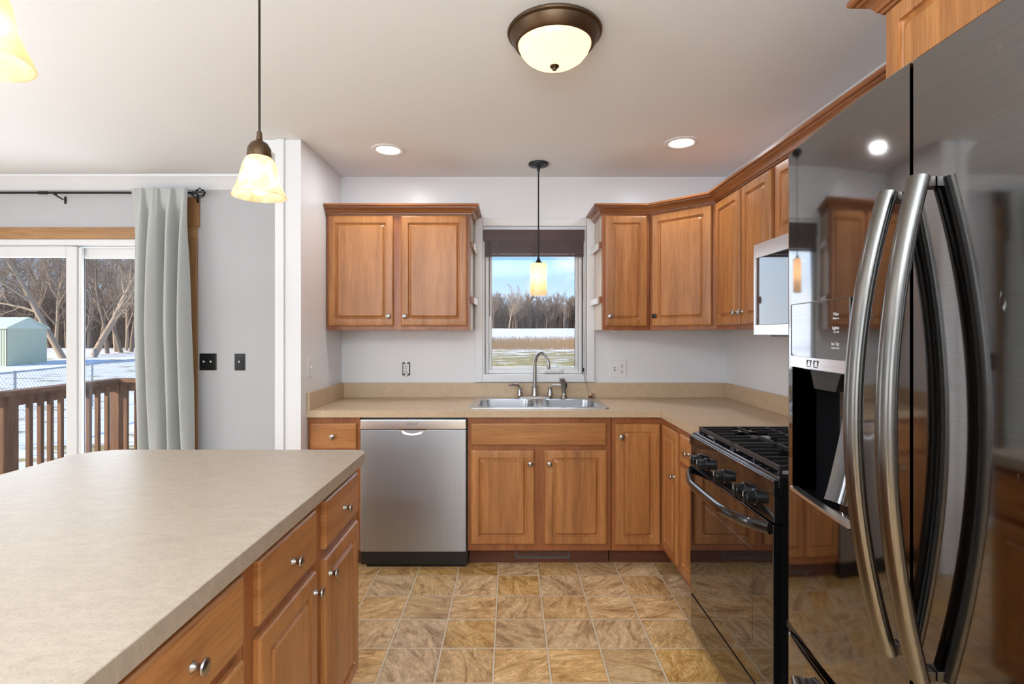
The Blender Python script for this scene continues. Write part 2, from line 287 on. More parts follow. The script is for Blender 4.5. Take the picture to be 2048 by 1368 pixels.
# ------------------------------------------------------------------ mesh helpers
WM = {}
class MB:
    def __init__(s): s.bm = bmesh.new()
    def box(s, x0, x1, y0, y1, z0, z1, bev=0.0, seg=2, M_=None):
        bm = s.bm; v = [bm.verts.new((x, y, z)) for x in (x0, x1) for y in (y0, y1) for z in (z0, z1)]
        fs = [(0, 1, 3, 2), (4, 6, 7, 5), (0, 4, 5, 1), (2, 3, 7, 6), (0, 2, 6, 4), (1, 5, 7, 3)]
        ff = [bm.faces.new([v[i] for i in f]) for f in fs]
        if M_ is not None:
            for q in v: q.co = M_ @ q.co
        if bev:
            es = list({e for f in ff for e in f.edges})
            bmesh.ops.bevel(bm, geom=es, offset=bev, segments=seg, affect='EDGES', profile=.5)
        return s
    def ring_skin(s, rings, closed=True, cap0=True, cap1=True):
        bm = s.bm; R = [[bm.verts.new(p) for p in r] for r in rings]
        n = len(R[0])
        for a, b in zip(R, R[1:]):
            for i in range(n if closed else n - 1):
                j = (i + 1) % n
                bm.faces.new((a[i], a[j], b[j], b[i]))
        if cap0 and n > 2: bm.faces.new(list(reversed(R[0])))
        if cap1 and n > 2: bm.faces.new(R[-1])
        return s
    def lathe(s, prof, c=(0, 0, 0), n=32, axis='Z', cap0=False, cap1=False, sc=(1, 1)):
        rings = []
        for r, h in prof:
            ring = []
            for i in range(n):
                a = 2 * PI * i / n; u, v = r * math.cos(a) * sc[0], r * math.sin(a) * sc[1]
                p = {'Z': (u, v, h), 'Y': (u, h, v), 'X': (h, u, v)}[axis]
                ring.append(Vector(p) + Vector(c))
            rings.append(ring)
        return s.ring_skin(rings, True, cap0, cap1)
    def tube(s, pts, r, n=10, cap=True, flat=1.0, up=None):
        pts = [Vector(p) for p in pts]; k = len(pts); rad = r if isinstance(r, (list, tuple)) else [r] * k
        rings = []; prev = None
        for i, p in enumerate(pts):
            d = (pts[min(i + 1, k - 1)] - pts[max(i - 1, 0)]).normalized()
            if prev is None:
                u = (Vector(up) if up else (Vector((0, 0, 1)) if abs(d.z) < .9 else Vector((1, 0, 0))))
            else: u = prev
            u = (u - d * u.dot(d)).normalized(); prev = u; w = d.cross(u)
            rings.append([p + (u * math.cos(2 * PI * j / n) + w * math.sin(2 * PI * j / n) * flat) * rad[i] for j in range(n)])
        return s.ring_skin(rings, True, cap, cap)
    def panel(s, w, h, loops, M_, close=True, k=4):
        rings = []
        for ins, ht, r in loops:
            r = max(r, .0004); a, b, c, d = ins, w - ins, ins, h - ins; ring = []
            for cx, cz, a0 in ((b - r, d - r, 0), (a + r, d - r, PI / 2), (a + r, c + r, PI), (b - r, c + r, 1.5 * PI)):
                for i in range(k + 1):
                    t = a0 + PI / 2 * i / k
                    ring.append(M_ @ Vector((cx + r * math.cos(t), -ht, cz + r * math.sin(t))))
            rings.append(ring)
        return s.ring_skin(rings, True, False, close)
    def grid(s, us, vs, front, back, mask=None):
        """solid slab over a u,v grid; front and back give the two skins, masked cells stay open"""
        bm = s.bm; nu, nv = len(us), len(vs); fv, bv = {}, {}
        on = lambda i, j: 0 <= i < nu - 1 and 0 <= j < nv - 1 and (mask is None or mask((us[i] + us[i + 1]) / 2, (vs[j] + vs[j + 1]) / 2))
        def g(d, fn, i, j):
            if (i, j) not in d: d[i, j] = bm.verts.new(fn(us[i], vs[j]))
            return d[i, j]
        for i in range(nu - 1):
            for j in range(nv - 1):
                if not on(i, j): continue
                q = [(i, j), (i + 1, j), (i + 1, j + 1), (i, j + 1)]
                bm.faces.new([g(fv, front, *a) for a in q]); bm.faces.new([g(bv, back, *a) for a in reversed(q)])
                for (a, b), (di, dj) in zip(zip(q, q[1:] + q[:1]), ((0, -1), (1, 0), (0, 1), (-1, 0))):
                    if not on(i + di, j + dj):
                        bm.faces.new([g(fv, front, *b), g(fv, front, *a), g(bv, back, *a), g(bv, back, *b)])
        return s
    def prism(s, pts, lo, hi, axis='Z', bev=0.0):
        f = {'Z': lambda p, h: (p[0], p[1], h), 'Y': lambda p, h: (p[0], h, p[1]), 'X': lambda p, h: (h, p[0], p[1])}[axis]
        s.ring_skin([[Vector(f(p, lo)) for p in pts], [Vector(f(p, hi)) for p in pts]], True, True, True)
        return s
    def sweep(s, path, prof, ends=True):
        """profile (out, z) swept along a 2-D path, mitred; out is to the right of travel"""
        rings = []; P = [Vector((p[0], p[1])) for p in path]
        for i, p in enumerate(P):
            d0 = (P[i] - P[i - 1]).normalized() if i else None
            d1 = (P[i + 1] - P[i]).normalized() if i < len(P) - 1 else None
            n0 = Vector((d0.y, -d0.x)) if d0 else None; n1 = Vector((d1.y, -d1.x)) if d1 else None
            if n0 is None: m = n1
            elif n1 is None: m = n0
            else:
                m = (n0 + n1); m = m / m.length; m = m / max(.2, m.dot(n0))
            rings.append([Vector((p.x + m.x * o, p.y + m.y * o, z)) for o, z in prof])
        return s.ring_skin(rings, True, ends, ends)
    def build(s, name, mat, parent=None, world=True, loc=None, ang=35, weld=True):
        bm = s.bm
        if weld: bmesh.ops.remove_doubles(bm, verts=bm.verts, dist=1e-5)
        bmesh.ops.recalc_face_normals(bm, faces=bm.faces)
        me = bpy.data.meshes.new(name); bm.to_mesh(me); bm.free()
        if parent is not None and world and parent in WM: me.transform(WM[parent].inverted())
        elif parent is None and loc is not None and world: me.transform(Matrix.Translation(-Vector(loc)))
        me.polygons.foreach_set('use_smooth', [True] * len(me.polygons))
        me.set_sharp_from_angle(angle=math.radians(ang))
        me.materials.append(mat)
        o = bpy.data.objects.new(name, me); C.objects.link(o)
        if weld:
            wn = o.modifiers.new('weighted', 'WEIGHTED_NORMAL'); wn.keep_sharp = True
        if parent is not None: o.parent = parent
        pm = WM.get(parent, Matrix.Identity(4))
        if loc is not None: o.location = loc
        WM[o] = pm @ Matrix.Translation(loc) if loc is not None else pm.copy()
        return o
def tag(o, label, cat, group=None, kind=None):
    o['label'] = label; o['category'] = cat
    if group: o['group'] = group
    if kind: o['kind'] = kind
    return o
def thing(name, label, cat, loc=(0, 0, 0), rz=0.0, group=None):
    o = bpy.data.objects.new(name, None); C.objects.link(o); o.location = loc; o.rotation_euler = (0, 0, rz)
    o.empty_display_size = .05
    WM[o] = Matrix.Translation(loc) @ Matrix.Rotation(rz, 4, 'Z'); return tag(o, label, cat, group)
def struct(o): o['kind'] = 'structure'; return o
def mesh_of(name, mesh, parent, loc, rot=None):
    o = bpy.data.objects.new(name, mesh); C.objects.link(o); o.parent = parent; o.location = loc
    if rot: o.rotation_euler = rot
    return o
def text(body, size, M_, mat, parent, name, depth=.0004, align='CENTER'):
    cu = bpy.data.curves.new(name, 'FONT'); cu.body = body; cu.size = size; cu.extrude = depth; cu.align_x = align; cu.resolution_u = 3
    t = bpy.data.objects.new(name + '_curve', cu); C.objects.link(t)
    dg = bpy.context.evaluated_depsgraph_get(); me = bpy.data.meshes.new_from_object(t.evaluated_get(dg))
    bpy.data.objects.remove(t); bpy.data.curves.remove(cu)
    me.transform(M_); me.transform(WM[parent].inverted()); me.materials.clear(); me.materials.append(mat); me.name = name
    o = bpy.data.objects.new(name, me); C.objects.link(o); o.parent = parent; return o
I4 = Matrix.Identity(4)
def lin(a, b, n): return [a + (b - a) * i / n for i in range(n + 1)]

# ------------------------------------------------------------------ room shell
CE = 2.444; BW = 3.68; LW = -1.17; RW = 1.5
struct(MB().box(-5.2, 1.7, -3.6, 3.82, -.12, 0).build('floor', M['floor']))
struct(MB().box(-5.2, 1.7, -3.6, 3.82, CE, CE + .14).build('ceiling', M['ceil']))
# back wall of the kitchen with the window opening
WX0, WX1, WZ0, WZ1 = -.19, .519, 1.062, 2.08
struct(MB().grid([-1.25, WX0, WX1, 1.62], [0, WZ0, WZ1, CE], lambda u, v: (u, BW, v), lambda u, v: (u, BW + .14, v),
          lambda u, v: not (WX0 < u < WX1 and WZ0 < v < WZ1)).build('wall_back', M['wall']))
DX0, DX1, DZ1 = -4.07, -2.25, 2.01
struct(MB().grid([-5.2, DX0, DX1, -1.25], [0, DZ1, CE], lambda u, v: (u, BW, v), lambda u, v: (u, BW + .14, v),
          lambda u, v: not (DX0 < u < DX1 and v < DZ1)).build('wall_back_dining', M['grey']))
struct(MB().box(RW, RW + .14, -3.4, BW, 0, CE).build('wall_right', M['wall']))
struct(MB().box(-1.30, LW, 2.967, BW, 0, CE, .004).build('wall_partition', M['wall']))
# walls behind and to the left of the camera, each with a window
struct(MB().grid([-5.2, -2.95, -.75, 1.64], [0, .75, 2.25, CE], lambda u, v: (u, -3.4, v), lambda u, v: (u, -3.54, v),
          lambda u, v: not (-2.95 < u < -.75 and .75 < v < 2.25)).build('wall_rear', M['grey']))
struct(MB().grid([-3.4, -2.4, -.2, BW], [0, .7, 2.2, CE], lambda u, v: (-5.0, u, v), lambda u, v: (-5.14, u, v),
          lambda u, v: not (-2.4 < u < -.2 and .7 < v < 2.2)).build('wall_left', M['grey']))
def flat_frame(mb, x0, x1, z0, z1, w, y0, y1, bev=.003):
    mb.box(x0, x0 + w, y0, y1, z0, z1, bev); mb.box(x1 - w, x1, y0, y1, z0, z1, bev)
    mb.box(x0 + w, x1 - w, y0, y1, z1 - w, z1, bev); mb.box(x0 + w, x1 - w, y0, y1, z0, z0 + w, bev)
    return mb
# partition corner trim strips and crown
struct(MB().box(-1.312, -1.262, 2.955, 2.967, 0, CE - .001, .003).build('trim_partition', M['trim']))
CROWN = [(0, CE - .092), (.012, CE - .092), (.016, CE - .082), (.03, CE - .07), (.052, CE - .04), (.07, CE - .022), (.078, CE - .018), (.082, CE - .002), (0, CE - .002)]
struct(MB().sweep([(-4.99, BW), (-1.302, BW)], CROWN).build('trim_crown_dining', M['trim']))
struct(MB().sweep([(-1.30, BW - .083), (-1.30, 2.967)], [(-o if False else o, z) for o, z in CROWN]).build('trim_crown_partition', M['trim']))
struct(MB().box(-2.16, -1.302, BW - .014, BW, 0, .09, .003).build('baseboard_back', M['trim']))
# wood casing round the patio door
struct(MB().box(-4.16, -2.165, BW - .02, BW, DZ1, DZ1 + .082, .003).build('trim_door_head', M['oak']))
c = MB().box(-2.235, -2.165, BW - .02, BW, 0, DZ1, .003).box(-2.24, -2.15, BW - .02, BW, DZ1 + .083, 2.30, .003)
struct(c.build('trim_door_side', M['oakv']))
# ------------------------------------------------------------------ kitchen window
w1 = struct(flat_frame(MB(), -.243, .586, 1.02, 2.155, .055, BW - .02, BW - .001, .005).build('window_1', M['trim']))
def wpart(name, mb, mat): return mb.build(name, mat, w1)
j = MB()
flat_frame(j, WX0 + .001, WX1 - .001, WZ0 + .001, WZ1 - .001, .014, BW - .012, BW + .13)
wpart('jamb', j, M['vinyl'])
sx0, sx1, sz0, sz1 = -.174, .503, 1.078, 2.064
sm = flat_frame(MB(), sx0, sx1, sz0, sz1, .026, BW + .02, BW + .075, .004)
flat_frame(sm, sx0 + .024, sx1 - .024, sz0 + .024, sz1 - .024, .022, BW + .035, BW + .07, .004)
wpart('sash', sm, M['vinyl'])
wpart('glass', MB().box(sx0 + .04, sx1 - .04, BW + .052, BW + .056, sz0 + .04, sz1 - .04), M['pane'])
wpart('crank', MB().box(.235, .365, BW - .004, BW + .018, 1.0795, 1.112, .006).box(.25, .345, BW - .012, BW - .004, 1.086, 1.104, .004), M['plastic_white'])
wpart('latch', MB().box(-.168, -.15, BW - .0, BW + .018, 1.19, 1.26, .003).box(-.165, -.153, BW - .012, BW, 1.225, 1.29, .003), M['plastic_white'])
# ------------------------------------------------------------------ patio door
d1 = flat_frame(MB(), DX0, DX1, 0, DZ1, .04, BW - .012, BW + .13, .004)
d1 = struct(d1.build('door_1', M['vinyl']))
def sash(x0, x1, y0, y1):
    o = MB(); z0, z1, w = .045, 1.965, .075
    flat_frame(o, x0, x1, z0, z1, w, y0, y1, .006); return o.build('sash', M['vinyl'], d1)
s1 = sash(DX0 + .042, -3.025, BW + .018, BW + .058)
MB().box(DX0 + .10, -3.09, BW + .036, BW + .041, .11, 1.90).build('glass', M['pane'], s1)
s2 = sash(-3.10, DX1 - .042, BW + .072, BW + .100)
MB().box(-3.03, DX1 - .105, BW + .086, BW + .091, .11, 1.90).build('glass', M['pane'], s2)
MB().box(-3.022, -3.0, BW + .03, BW + .056, .05, 1.96, .004).build('interlock', M['vinyl'], d1)
# windows behind the camera
def rear_window(name, M_, w, h):
    o = MB(); flat_frame(o, 0, w, 0, h, .06, -.03, .05); o.box(w / 2 - .03, w / 2 + .03, -.02, .04, .06, h - .06)
    for v in o.bm.verts: v.co = M_ @ v.co
    o = struct(o.build(name, M['trim']))
rear_window('window_2', Matrix.Translation((-.75, -3.46, .75)) @ Matrix.Rotation(PI, 4, 'Z'), 2.2, 1.5)
rear_window('window_3', Matrix.Translation((-5.06, -2.4, .7)) @ Matrix.Rotation(PI / 2, 4, 'Z'), 2.2, 1.5)

# ------------------------------------------------------------------ cabinets
DT = .020
DOOR = [(0, .0, .001), (0, .011, .001), (.003, .016, .002), (.009, .0195, .003), (.045, .0195, .006), (.0462, .0120, .007), (.050, .0085, .009),
        (.055, .0090, .011), (.0655, .0175, .013), (.067, .0195, .014)]
DRAW = [(0, 0, .001), (0, .011, .001), (.003, .0155, .002), (.010, .0195, .004)]
def knob_mesh(name, mat, square=False):
    mb = MB()
    if square:
        mb.lathe([(.006, 0), (.006, -.016)], axis='Y', n=16, cap0=True, cap1=True); mb.box(-.014, .014, -.026, -.014, -.014, .014, .004)
    else:
        mb.lathe([(.0105, 0), (.0105, -.002), (.008, -.005), (.0058, -.010), (.0062, -.014), (.010, -.018), (.0148, -.0205), (.0158, -.023), (.0145, -.0262), (.009, -.0285), (.0015, -.029)], axis='Y', n=24, cap0=True, cap1=True)
    bmesh.ops.recalc_face_normals(mb.bm, faces=mb.bm.faces)
    me = bpy.data.meshes.new(name); mb.bm.to_mesh(me); mb.bm.free()
    me.polygons.foreach_set('use_smooth', [True] * len(me.polygons)); me.set_sharp_from_angle(angle=.7); me.materials.append(mat); return me
KNOB = knob_mesh('knob', M['nickel']); KNOB_BLACK = knob_mesh('black_knob', M['plastic_black'], True)
def front(parent, kind, x0, x1, z0, z1, knob=None, kmesh=None, horizontal=False, M_=I4):
    """door or drawer front on the frame plane y=0 of the cabinet's own axes"""
    w, h = x1 - x0, z1 - z0
    o = MB().panel(w, h, DOOR if kind == 'door' else DRAW, I4).build(kind, M['woodh'] if kind == 'drawer' or horizontal else M['wood'], parent, world=False, loc=(x0, -.0005, z0), ang=28)
    if knob: mesh_of('knob', kmesh or KNOB, o, (knob[0], -.0193, knob[1]))
    return o
def cabinet(name, label, loc, rz, w, d, z0, z1, toe=False, low=None, pale=None, group=None, cat='cabinet'):
    t = thing(name, label, cat, loc, rz, group)
    b = MB().box(.002, w - .002, .019, d - .002, z0, low or z1, .001).build('carcass', M['frame'], t, world=False)
    MB().box(0, w, 0, .0195, z0, z1, .0012).build('face_frame', M['frame'], t, world=False)
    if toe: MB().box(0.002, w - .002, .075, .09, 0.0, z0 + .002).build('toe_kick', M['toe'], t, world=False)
    return t
UB, UT = 1.379, 2.134                     # upper cabinets, bottom and top
UD0, UD1 = 1.404, 2.104                   # upper doors
UC = [(.001, 2.114), (.008, 2.114), (.009, 2.122), (.015, 2.1225), (.018, 2.129), (.024, 2.139), (.034, 2.147), (.043, 2.150), (.044, 2.156), (.053, 2.1565), (.058, 2.161), (.058, 2.172), (.001, 2.172)]
def cleat(t, side, w, y0=.03, y1=.285):
    # white fronted wooden cleats on the cabinet side that faces the window
    for z in (1.575, 1.925):
        x0, x1 = (w, w + .018) if side > 0 else (-.018, 0)
        o = MB().box(min(x0, x1), max(x0, x1), .012, y1, z - .018, z + .018, .002).build('cleat', M['frame'], t, world=False)
        a, b = (w + .018, w + .030) if side > 0 else (-.030, -.018)
        MB().box(a, b, y0, y1, z - .026, z + .012, .002).build('cleat_strip', M['plastic_white'], o, world=False)['label'] = 'white strip on the wooden cleat'
UF = BW - .305
t = cabinet('wall_cabinet', 'two door wooden wall cabinet with crown left of the window above the dishwasher', (LW + .002, UF, 0), 0, .914, .303, UB, UT)
MB().box(.914, .9165, .022, .300, UB + .001, UT - .02).build('side_panel', M['pale'], t, world=False)['label'] = 'wooden side painted pale with window daylight'
front(t, 'door', .014, .428, UD0, UD1, (.414 - .028, .062)); front(t, 'door', .477, .895, UD0, UD1, (.026, .062))
cleat(t, 1, .9165)
MB().sweep([(LW + .003, UF), (-.254, UF), (-.254, BW - .003)], UC).build('crown', M['crown'], t)
t = cabinet('wall_cabinet', 'narrow one door wooden wall cabinet just right of the window', (.587, UF, 0), 0, .302, .303, UB, UT)
MB().box(-.0025, 0, .022, .300, UB + .001, UT - .02).build('side_panel', M['pale'], t, world=False)['label'] = 'wooden side painted pale with window daylight'
front(t, 'door', .018, .283, UD0, UD1, (.028, .062)); cleat(t, -1, -.0025)
# diagonal corner cabinet
A, B = Vector((.8905, UF)), Vector((1.195, 3.0705)); dd = (B - A); ww = dd.length; ang = math.atan2(dd.y, dd.x)
t = thing('corner_wall_cabinet', 'diagonal corner wooden wall cabinet with a black square knob', 'cabinet', (A.x, A.y, 0), ang)
MB().prism([(A.x + .004, A.y + .016), (B.x + .016, B.y + .004), (RW - .003, 3.0715), (RW - .003, BW - .003), (.8915, BW - .003)], UB, UT).build('carcass', M['frame'], t)
MB().box(0, ww, 0, .012, UB, UT, .001).build('face_frame', M['frame'], t, world=False)
front(t, 'door', .022, ww - .022, UD0, UD1, (.03, .062), KNOB_BLACK)
UX = 1.195
t = cabinet('wall_cabinet', 'two door wooden wall cabinet between the corner cabinet and the microwave', (UX, 3.070, 0), -PI / 2, .684, .303, UB, UT)
front(t, 'door', .030, .345, UD0, UD1, (.315 - .022, .062)); front(t, 'door', .370, .668, UD0, UD1, (.020, .062))
t = cabinet('wall_cabinet', 'short two door wooden wall cabinet above the microwave', (UX, 2.384, 0), -PI / 2, .760, .303, 1.754, UT)
front(t, 'door', .028, .370, 1.772, UD1, (.315, .04)); front(t, 'door', .392, .734, 1.772, UD1, (.026, .04))
t = cabinet('wall_cabinet', 'narrow wooden wall cabinet between the microwave and the cabinet over the refrigerator', (UX, 1.622, 0), -PI / 2, .368, .303, UB, UT)
front(t, 'door', .02, .345, UD0, UD1, (.028, .062))
o = MB().sweep([(.587, BW - .003), (.587, UF), (.8905, UF), (UX, 3.0705), (UX, 1.2535)], UC).build('cabinet_crown', M['crown'], None, loc=(.587, UF, 2.116))
tag(o, 'continuous wooden crown moulding over the wall cabinets right of the window', 'crown moulding')
# over the refrigerator
FX = .89
t = cabinet('refrigerator_cabinet', 'deep wooden wall cabinet above the dark refrigerator', (FX, 1.252, 0), -PI / 2, .915, .607, 1.825, UT)
front(t, 'door', .018, .452, 1.845, UD1, (.40, .03)); front(t, 'door', .463, .90, 1.845, UD1, (.03, .03))
MB().sweep([(UX - .062, 1.252), (FX, 1.252), (FX, .338)], UC).build('crown', M['crown'], t)
for x, what in ((-.69, 'left of the window'), (.70, 'right of the window')):
    o = MB().lathe([(.028, UB - .0005), (.030, UB - .004), (.022, UB - .011), (.001, UB - .013)], (x, 3.52, 0), 20, cap0=True, cap1=True).build('puck_light', M['plastic_white'], None, loc=(x, 3.52, UB))
    tag(o, 'tiny white puck light under the wall cabinet ' + what, 'light')

# base cabinets
BF = BW - .61
BZ0, BZ1 = .10, .874
t = cabinet('base_cabinet', 'narrow wooden drawer base cabinet left of the dishwasher', (LW + .002, BF, 0), 0, .302, .608, BZ0, BZ1, True)
front(t, 'drawer', .014, .283, .688, .840, (.135, .076)); front(t, 'door', .014, .283, .138, .66, (.24, .46))
t = cabinet('sink_base_cabinet', 'wide wooden base cabinet with two doors under the sink', (-.244, BF, 0), 0, .828, .608, BZ0, BZ1, True, low=.66)
front(t, 'drawer', .018, .800, .712, .842)
front(t, 'door', .018, .386, .140, .685, (.386 - .018 - .026, .468)); front(t, 'door', .444, .804, .140, .685, (.026, .468))
# lazy susan corner base with two doors meeting in the inner corner
t = thing('corner_base_cabinet', 'wooden corner base cabinet with two tall doors meeting at the inside corner', 'cabinet', (.588, BF, 0))
X2 = .89; Y2 = 2.770
MB().prism([(.588, BF + .012), (X2 + .012, BF + .012), (X2 + .012, Y2), (RW - .003, Y2), (RW - .003, BW - .003), (.588, BW - .003)], BZ0, BZ1).build('carcass', M['frame'], t)
MB().prism([(.588, BF), (X2, BF), (X2, Y2), (X2 + .012, Y2), (X2 + .012, BF + .012), (.588, BF + .012)], BZ0, BZ1).build('face_frame', M['frame'], t)
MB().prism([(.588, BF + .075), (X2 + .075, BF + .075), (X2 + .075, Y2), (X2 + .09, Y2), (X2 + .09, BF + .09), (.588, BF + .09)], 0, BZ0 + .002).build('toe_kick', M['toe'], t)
front(t, 'door', .022, .279, .138, .836, (.030, .625))
R90 = Matrix.Rotation(-PI / 2, 4, 'Z')
o = MB().panel(.262, .698, DOOR, I4).build('door', M['wood'], t, world=False, ang=28)
o.location = (X2 - .588 - .0005, -.024, .138); o.rotation_euler = (0, 0, -PI / 2)
mesh_of('knob', KNOB, o, (.262 - .024, -.0193, .46))
t = cabinet('base_cabinet', 'narrow wooden drawer and door base cabinet between corner cabinet and range', (X2, Y2 - .002, 0), -PI / 2, .378, .607, BZ0, BZ1, True)
front(t, 'drawer', .045, .335, .700, .842, (.145, .07)); front(t, 'door', .045, .335, .138, .675, (.26, .46))

# countertop, one L-shaped piece with splashes
t = thing('countertop', 'beige laminate L-shaped countertop with backsplash along the window wall', 'countertop', (.2, 3.36, .874))
HX0, HX1, HY0, HY1 = -.212, .560, 3.140, 3.545
CY = 3.045; CX = .865; CE_ = 2.388
MB().grid([LW + .001, HX0, HX1, CX, RW - .001], [CE_, CY, HY0, HY1, BW - .001], lambda u, v: (u, v, .914), lambda u, v: (u, v, .8745),
          lambda u, v: not (u < CX and v < CY) and not (HX0 < u < HX1 and HY0 < v < HY1)).build('slab', M['lam'], t)
def splash(mb): return mb.build('backsplash', M['lam'], t)
splash(MB().box(LW + .02, RW - .02, BW - .02, BW - .001, .9142, 1.016, .002))
splash(MB().box(LW + .001, LW + .02, CY + .002, BW - .001, .9142, 1.016, .002))
splash(MB().box(RW - .02, RW - .001, CE_, BW - .001, .9142, 1.016, .002))

# ------------------------------------------------------------------ sink, faucet, sprayer
t = thing('kitchen_sink', 'stainless steel double bowl sink set in the countertop', 'sink', (.173, 3.37, .914))
SX0, SX1, SY0, SY1 = -.243, .588, 3.102, 3.655
bl = [(-.200, .158), (.190, .548)]; by0, by1 = 3.150, 3.532
dk = MB().grid([SX0 + .01, bl[0][0], bl[0][1], bl[1][0], bl[1][1], SX1 - .01], [SY0 + .01, by0, by1, SY1 - .01], lambda u, v: (u, v, .9205), lambda u, v: (u, v, .9145),
               lambda u, v: not (by0 < v < by1 and any(a < u < b for a, b in bl)))
MF = Matrix.Translation((SX0, SY0, .9145)) @ Matrix.Rotation(PI / 2, 4, 'X').inverted()
def flat(x0, y0, z): return Matrix(((1, 0, 0, x0), (0, 0, 1, y0), (0, -1, 0, z), (0, 0, 0, 1)))
dk.panel(SX1 - SX0, SY1 - SY0, [(0, .0, .03), (.002, .005, .03), (.008, .0065, .026), (.013, .006, .022)], flat(SX0, SY0, .9145), close=False)
dk.build('deck', M['sinks'], t)
for a, b in bl:
    MB().panel(b - a, by1 - by0, [(0, .006, .0005), (.004, .006, .05), (.010, .002, .06), (.018, -.12, .06), (.03, -.158, .05), (.06, -.168, .04), (.14, -.171, .03)], flat(a, by0, .9145)).build('bowl', M['sinks'], t, ang=50)
    MB().lathe([(.045, .746), (.042, .7445), (.02, .742), (.001, .742)], ((a + b) / 2, (by0 + by1) / 2, 0), 24, cap1=True).build('drain', M['nickel'], t)
t = thing('kitchen_faucet', 'brushed nickel high arc faucet with two lever handles at the sink', 'faucet', (.169, 3.594, .9207))
MB().panel(.235, .052, [(0, 0, .025), (0, .006, .025), (.006, .014, .02), (.012, .016, .014)], flat(.0515, 3.568, .9207)).build('base_plate', M['nickel'], t)
MB().lathe([(.026, .936), (.024, .945), (.020, .975), (.019, .99), (.0215, .993), (.0215, 1.003), (.015, 1.006), (.001, 1.006)], (.169, 3.594, 0), 24, cap0=True, cap1=True).build('spout_base', M['nickel'], t)
pts = [(.169, 3.594, 1.0), (.169, 3.594, 1.06), (.169, 3.594, 1.12)]
ux, uy = .62, -.78; R_ = .088
for i in range(1, 17):
    a = PI - (PI + .42) * i / 16 * .93
    q = R_ * (1 + math.cos(a)); pts.append((.169 + ux * q * .78, 3.594 + uy * q * .78, 1.137 + R_ * math.sin(a) * 1.02))
MB().tube(pts, [.0125] * 4 + [.0118] * (len(pts) - 4), 14).build('spout', M['nickel'], t)
for sx, hx in ((-1, .066), (1, .272)):
    h = MB().lathe([(.022, .936), (.019, .945), (.0135, .975), (.0145, .983), (.0145, .988), (.010, .993), (.001, .994)], (hx, 3.594, 0), 20, cap0=True, cap1=True)
    h.tube([(hx, 3.594, .990), (hx + sx * .006, 3.590, 1.002), (hx + sx * .022, 3.585, 1.012), (hx + sx * .05, 3.578, 1.013), (hx + sx * .074, 3.572, 1.008)], [.006, .0075, .0085, .008, .0065], 10, flat=.7)
    h.build('lever_handle', M['nickel'], t)
t = thing('side_sprayer', 'brushed nickel side sprayer standing right of the faucet', 'sprayer', (.366, 3.594, .9207))
MB().lathe([(.024, .9207), (.022, .928), (.015, .94), (.014, .952)], (.366, 3.594, 0), 20, cap0=True, cap1=True).build('base', M['nickel'], t)
MB().tube([(.366, 3.594, .950), (.365, 3.594, .985), (.364, 3.592, 1.015), (.360, 3.588, 1.035), (.350, 3.580, 1.046), (.340, 3.574, 1.045)], [.0135, .016, .0185, .019, .016, .012], 14).build('spray_head', M['nickel'], t)
MB().tube([(.376, 3.586, 1.03), (.382, 3.584, 1.01), (.380, 3.586, .985)], [.004, .006, .003], 8).build('trigger', M['plastic_black'], t)

# ------------------------------------------------------------------ dishwasher
t = thing('dishwasher', 'stainless steel dishwasher under the counter left of the sink', 'dishwasher', (-.555, BF, 0))
DWX0, DWX1 = -.858, -.252
MB().box(-.862, -.247, 3.075, BW - .01, .02, .872).build('cavity', M['satin_black'], t)
MB().box(DWX0, DWX1, 3.040, 3.074, .104, .8045, .004).build('door', M['steel'], t)
MB().box(DWX0, DWX1, 3.036, 3.074, .8065, .8635, .005).build('control_strip', M['steelh'], t)
pk = MB(); ring = []
for k, (s_, dy) in enumerate(((1.0, -.0006), (.93, -.0035), (.8, -.001), (.55, .0012))):
    ring.append([Vector((-.560 + .078 * s_ * math.cos(a), 3.0394 + dy, .8045 - .034 * s_ * math.sin(a) * (1))) for a in lin(0, PI, 16)])
pk.ring_skin(ring, closed=False, cap0=False, cap1=True)
pk.build('handle_pocket', M['steelh'], t, ang=60)['label'] = 'bright scooped finger pull'
MB().box(-.640, -.480, 3.0385, 3.0745, .8035, .8072).build('handle_slot', M['plastic_black'], t)
MB().box(-.835, -.258, 3.085, 3.10, 0.0, .102).build('kick_plate', M['plastic_black'], t)
Mx = Matrix.Translation((0, 3.0355, 0)) @ Matrix.Rotation(PI / 2, 4, 'X')
text('BOSCH', .0135, Matrix.Translation((-.548, 3.0357, .836)) @ Matrix.Rotation(PI / 2, 4, 'X'), M['text_dark'], t, 'logo')
MB().lathe([(.0065, 3.0362), (.0065, 3.0352), (.0045, 3.0352), (.0045, 3.0362)], (-.583, 0, .841), 20, axis='Y').build('emblem', M['text_dark'], t)

# toe kick register
t = thing('floor_register', 'dark metal air register in the toe kick under the sink', 'vent', (.2, 3.14, 0))
rg = flat_frame(MB(), .030, .355, .022, .096, .012, 3.1435, 3.1495, .002)
rg.build('frame', M['register'], t)
fin = MB()
for i in range(25): fin.box(.046 + i * .0122, .049 + i * .0122, 3.144, 3.149, .036, .083)
fin.build('fins', M['register'], t)
MB().box(.041, .344, 3.1492, 3.1498, .03, .09).build('duct', M['plastic_black'], t)

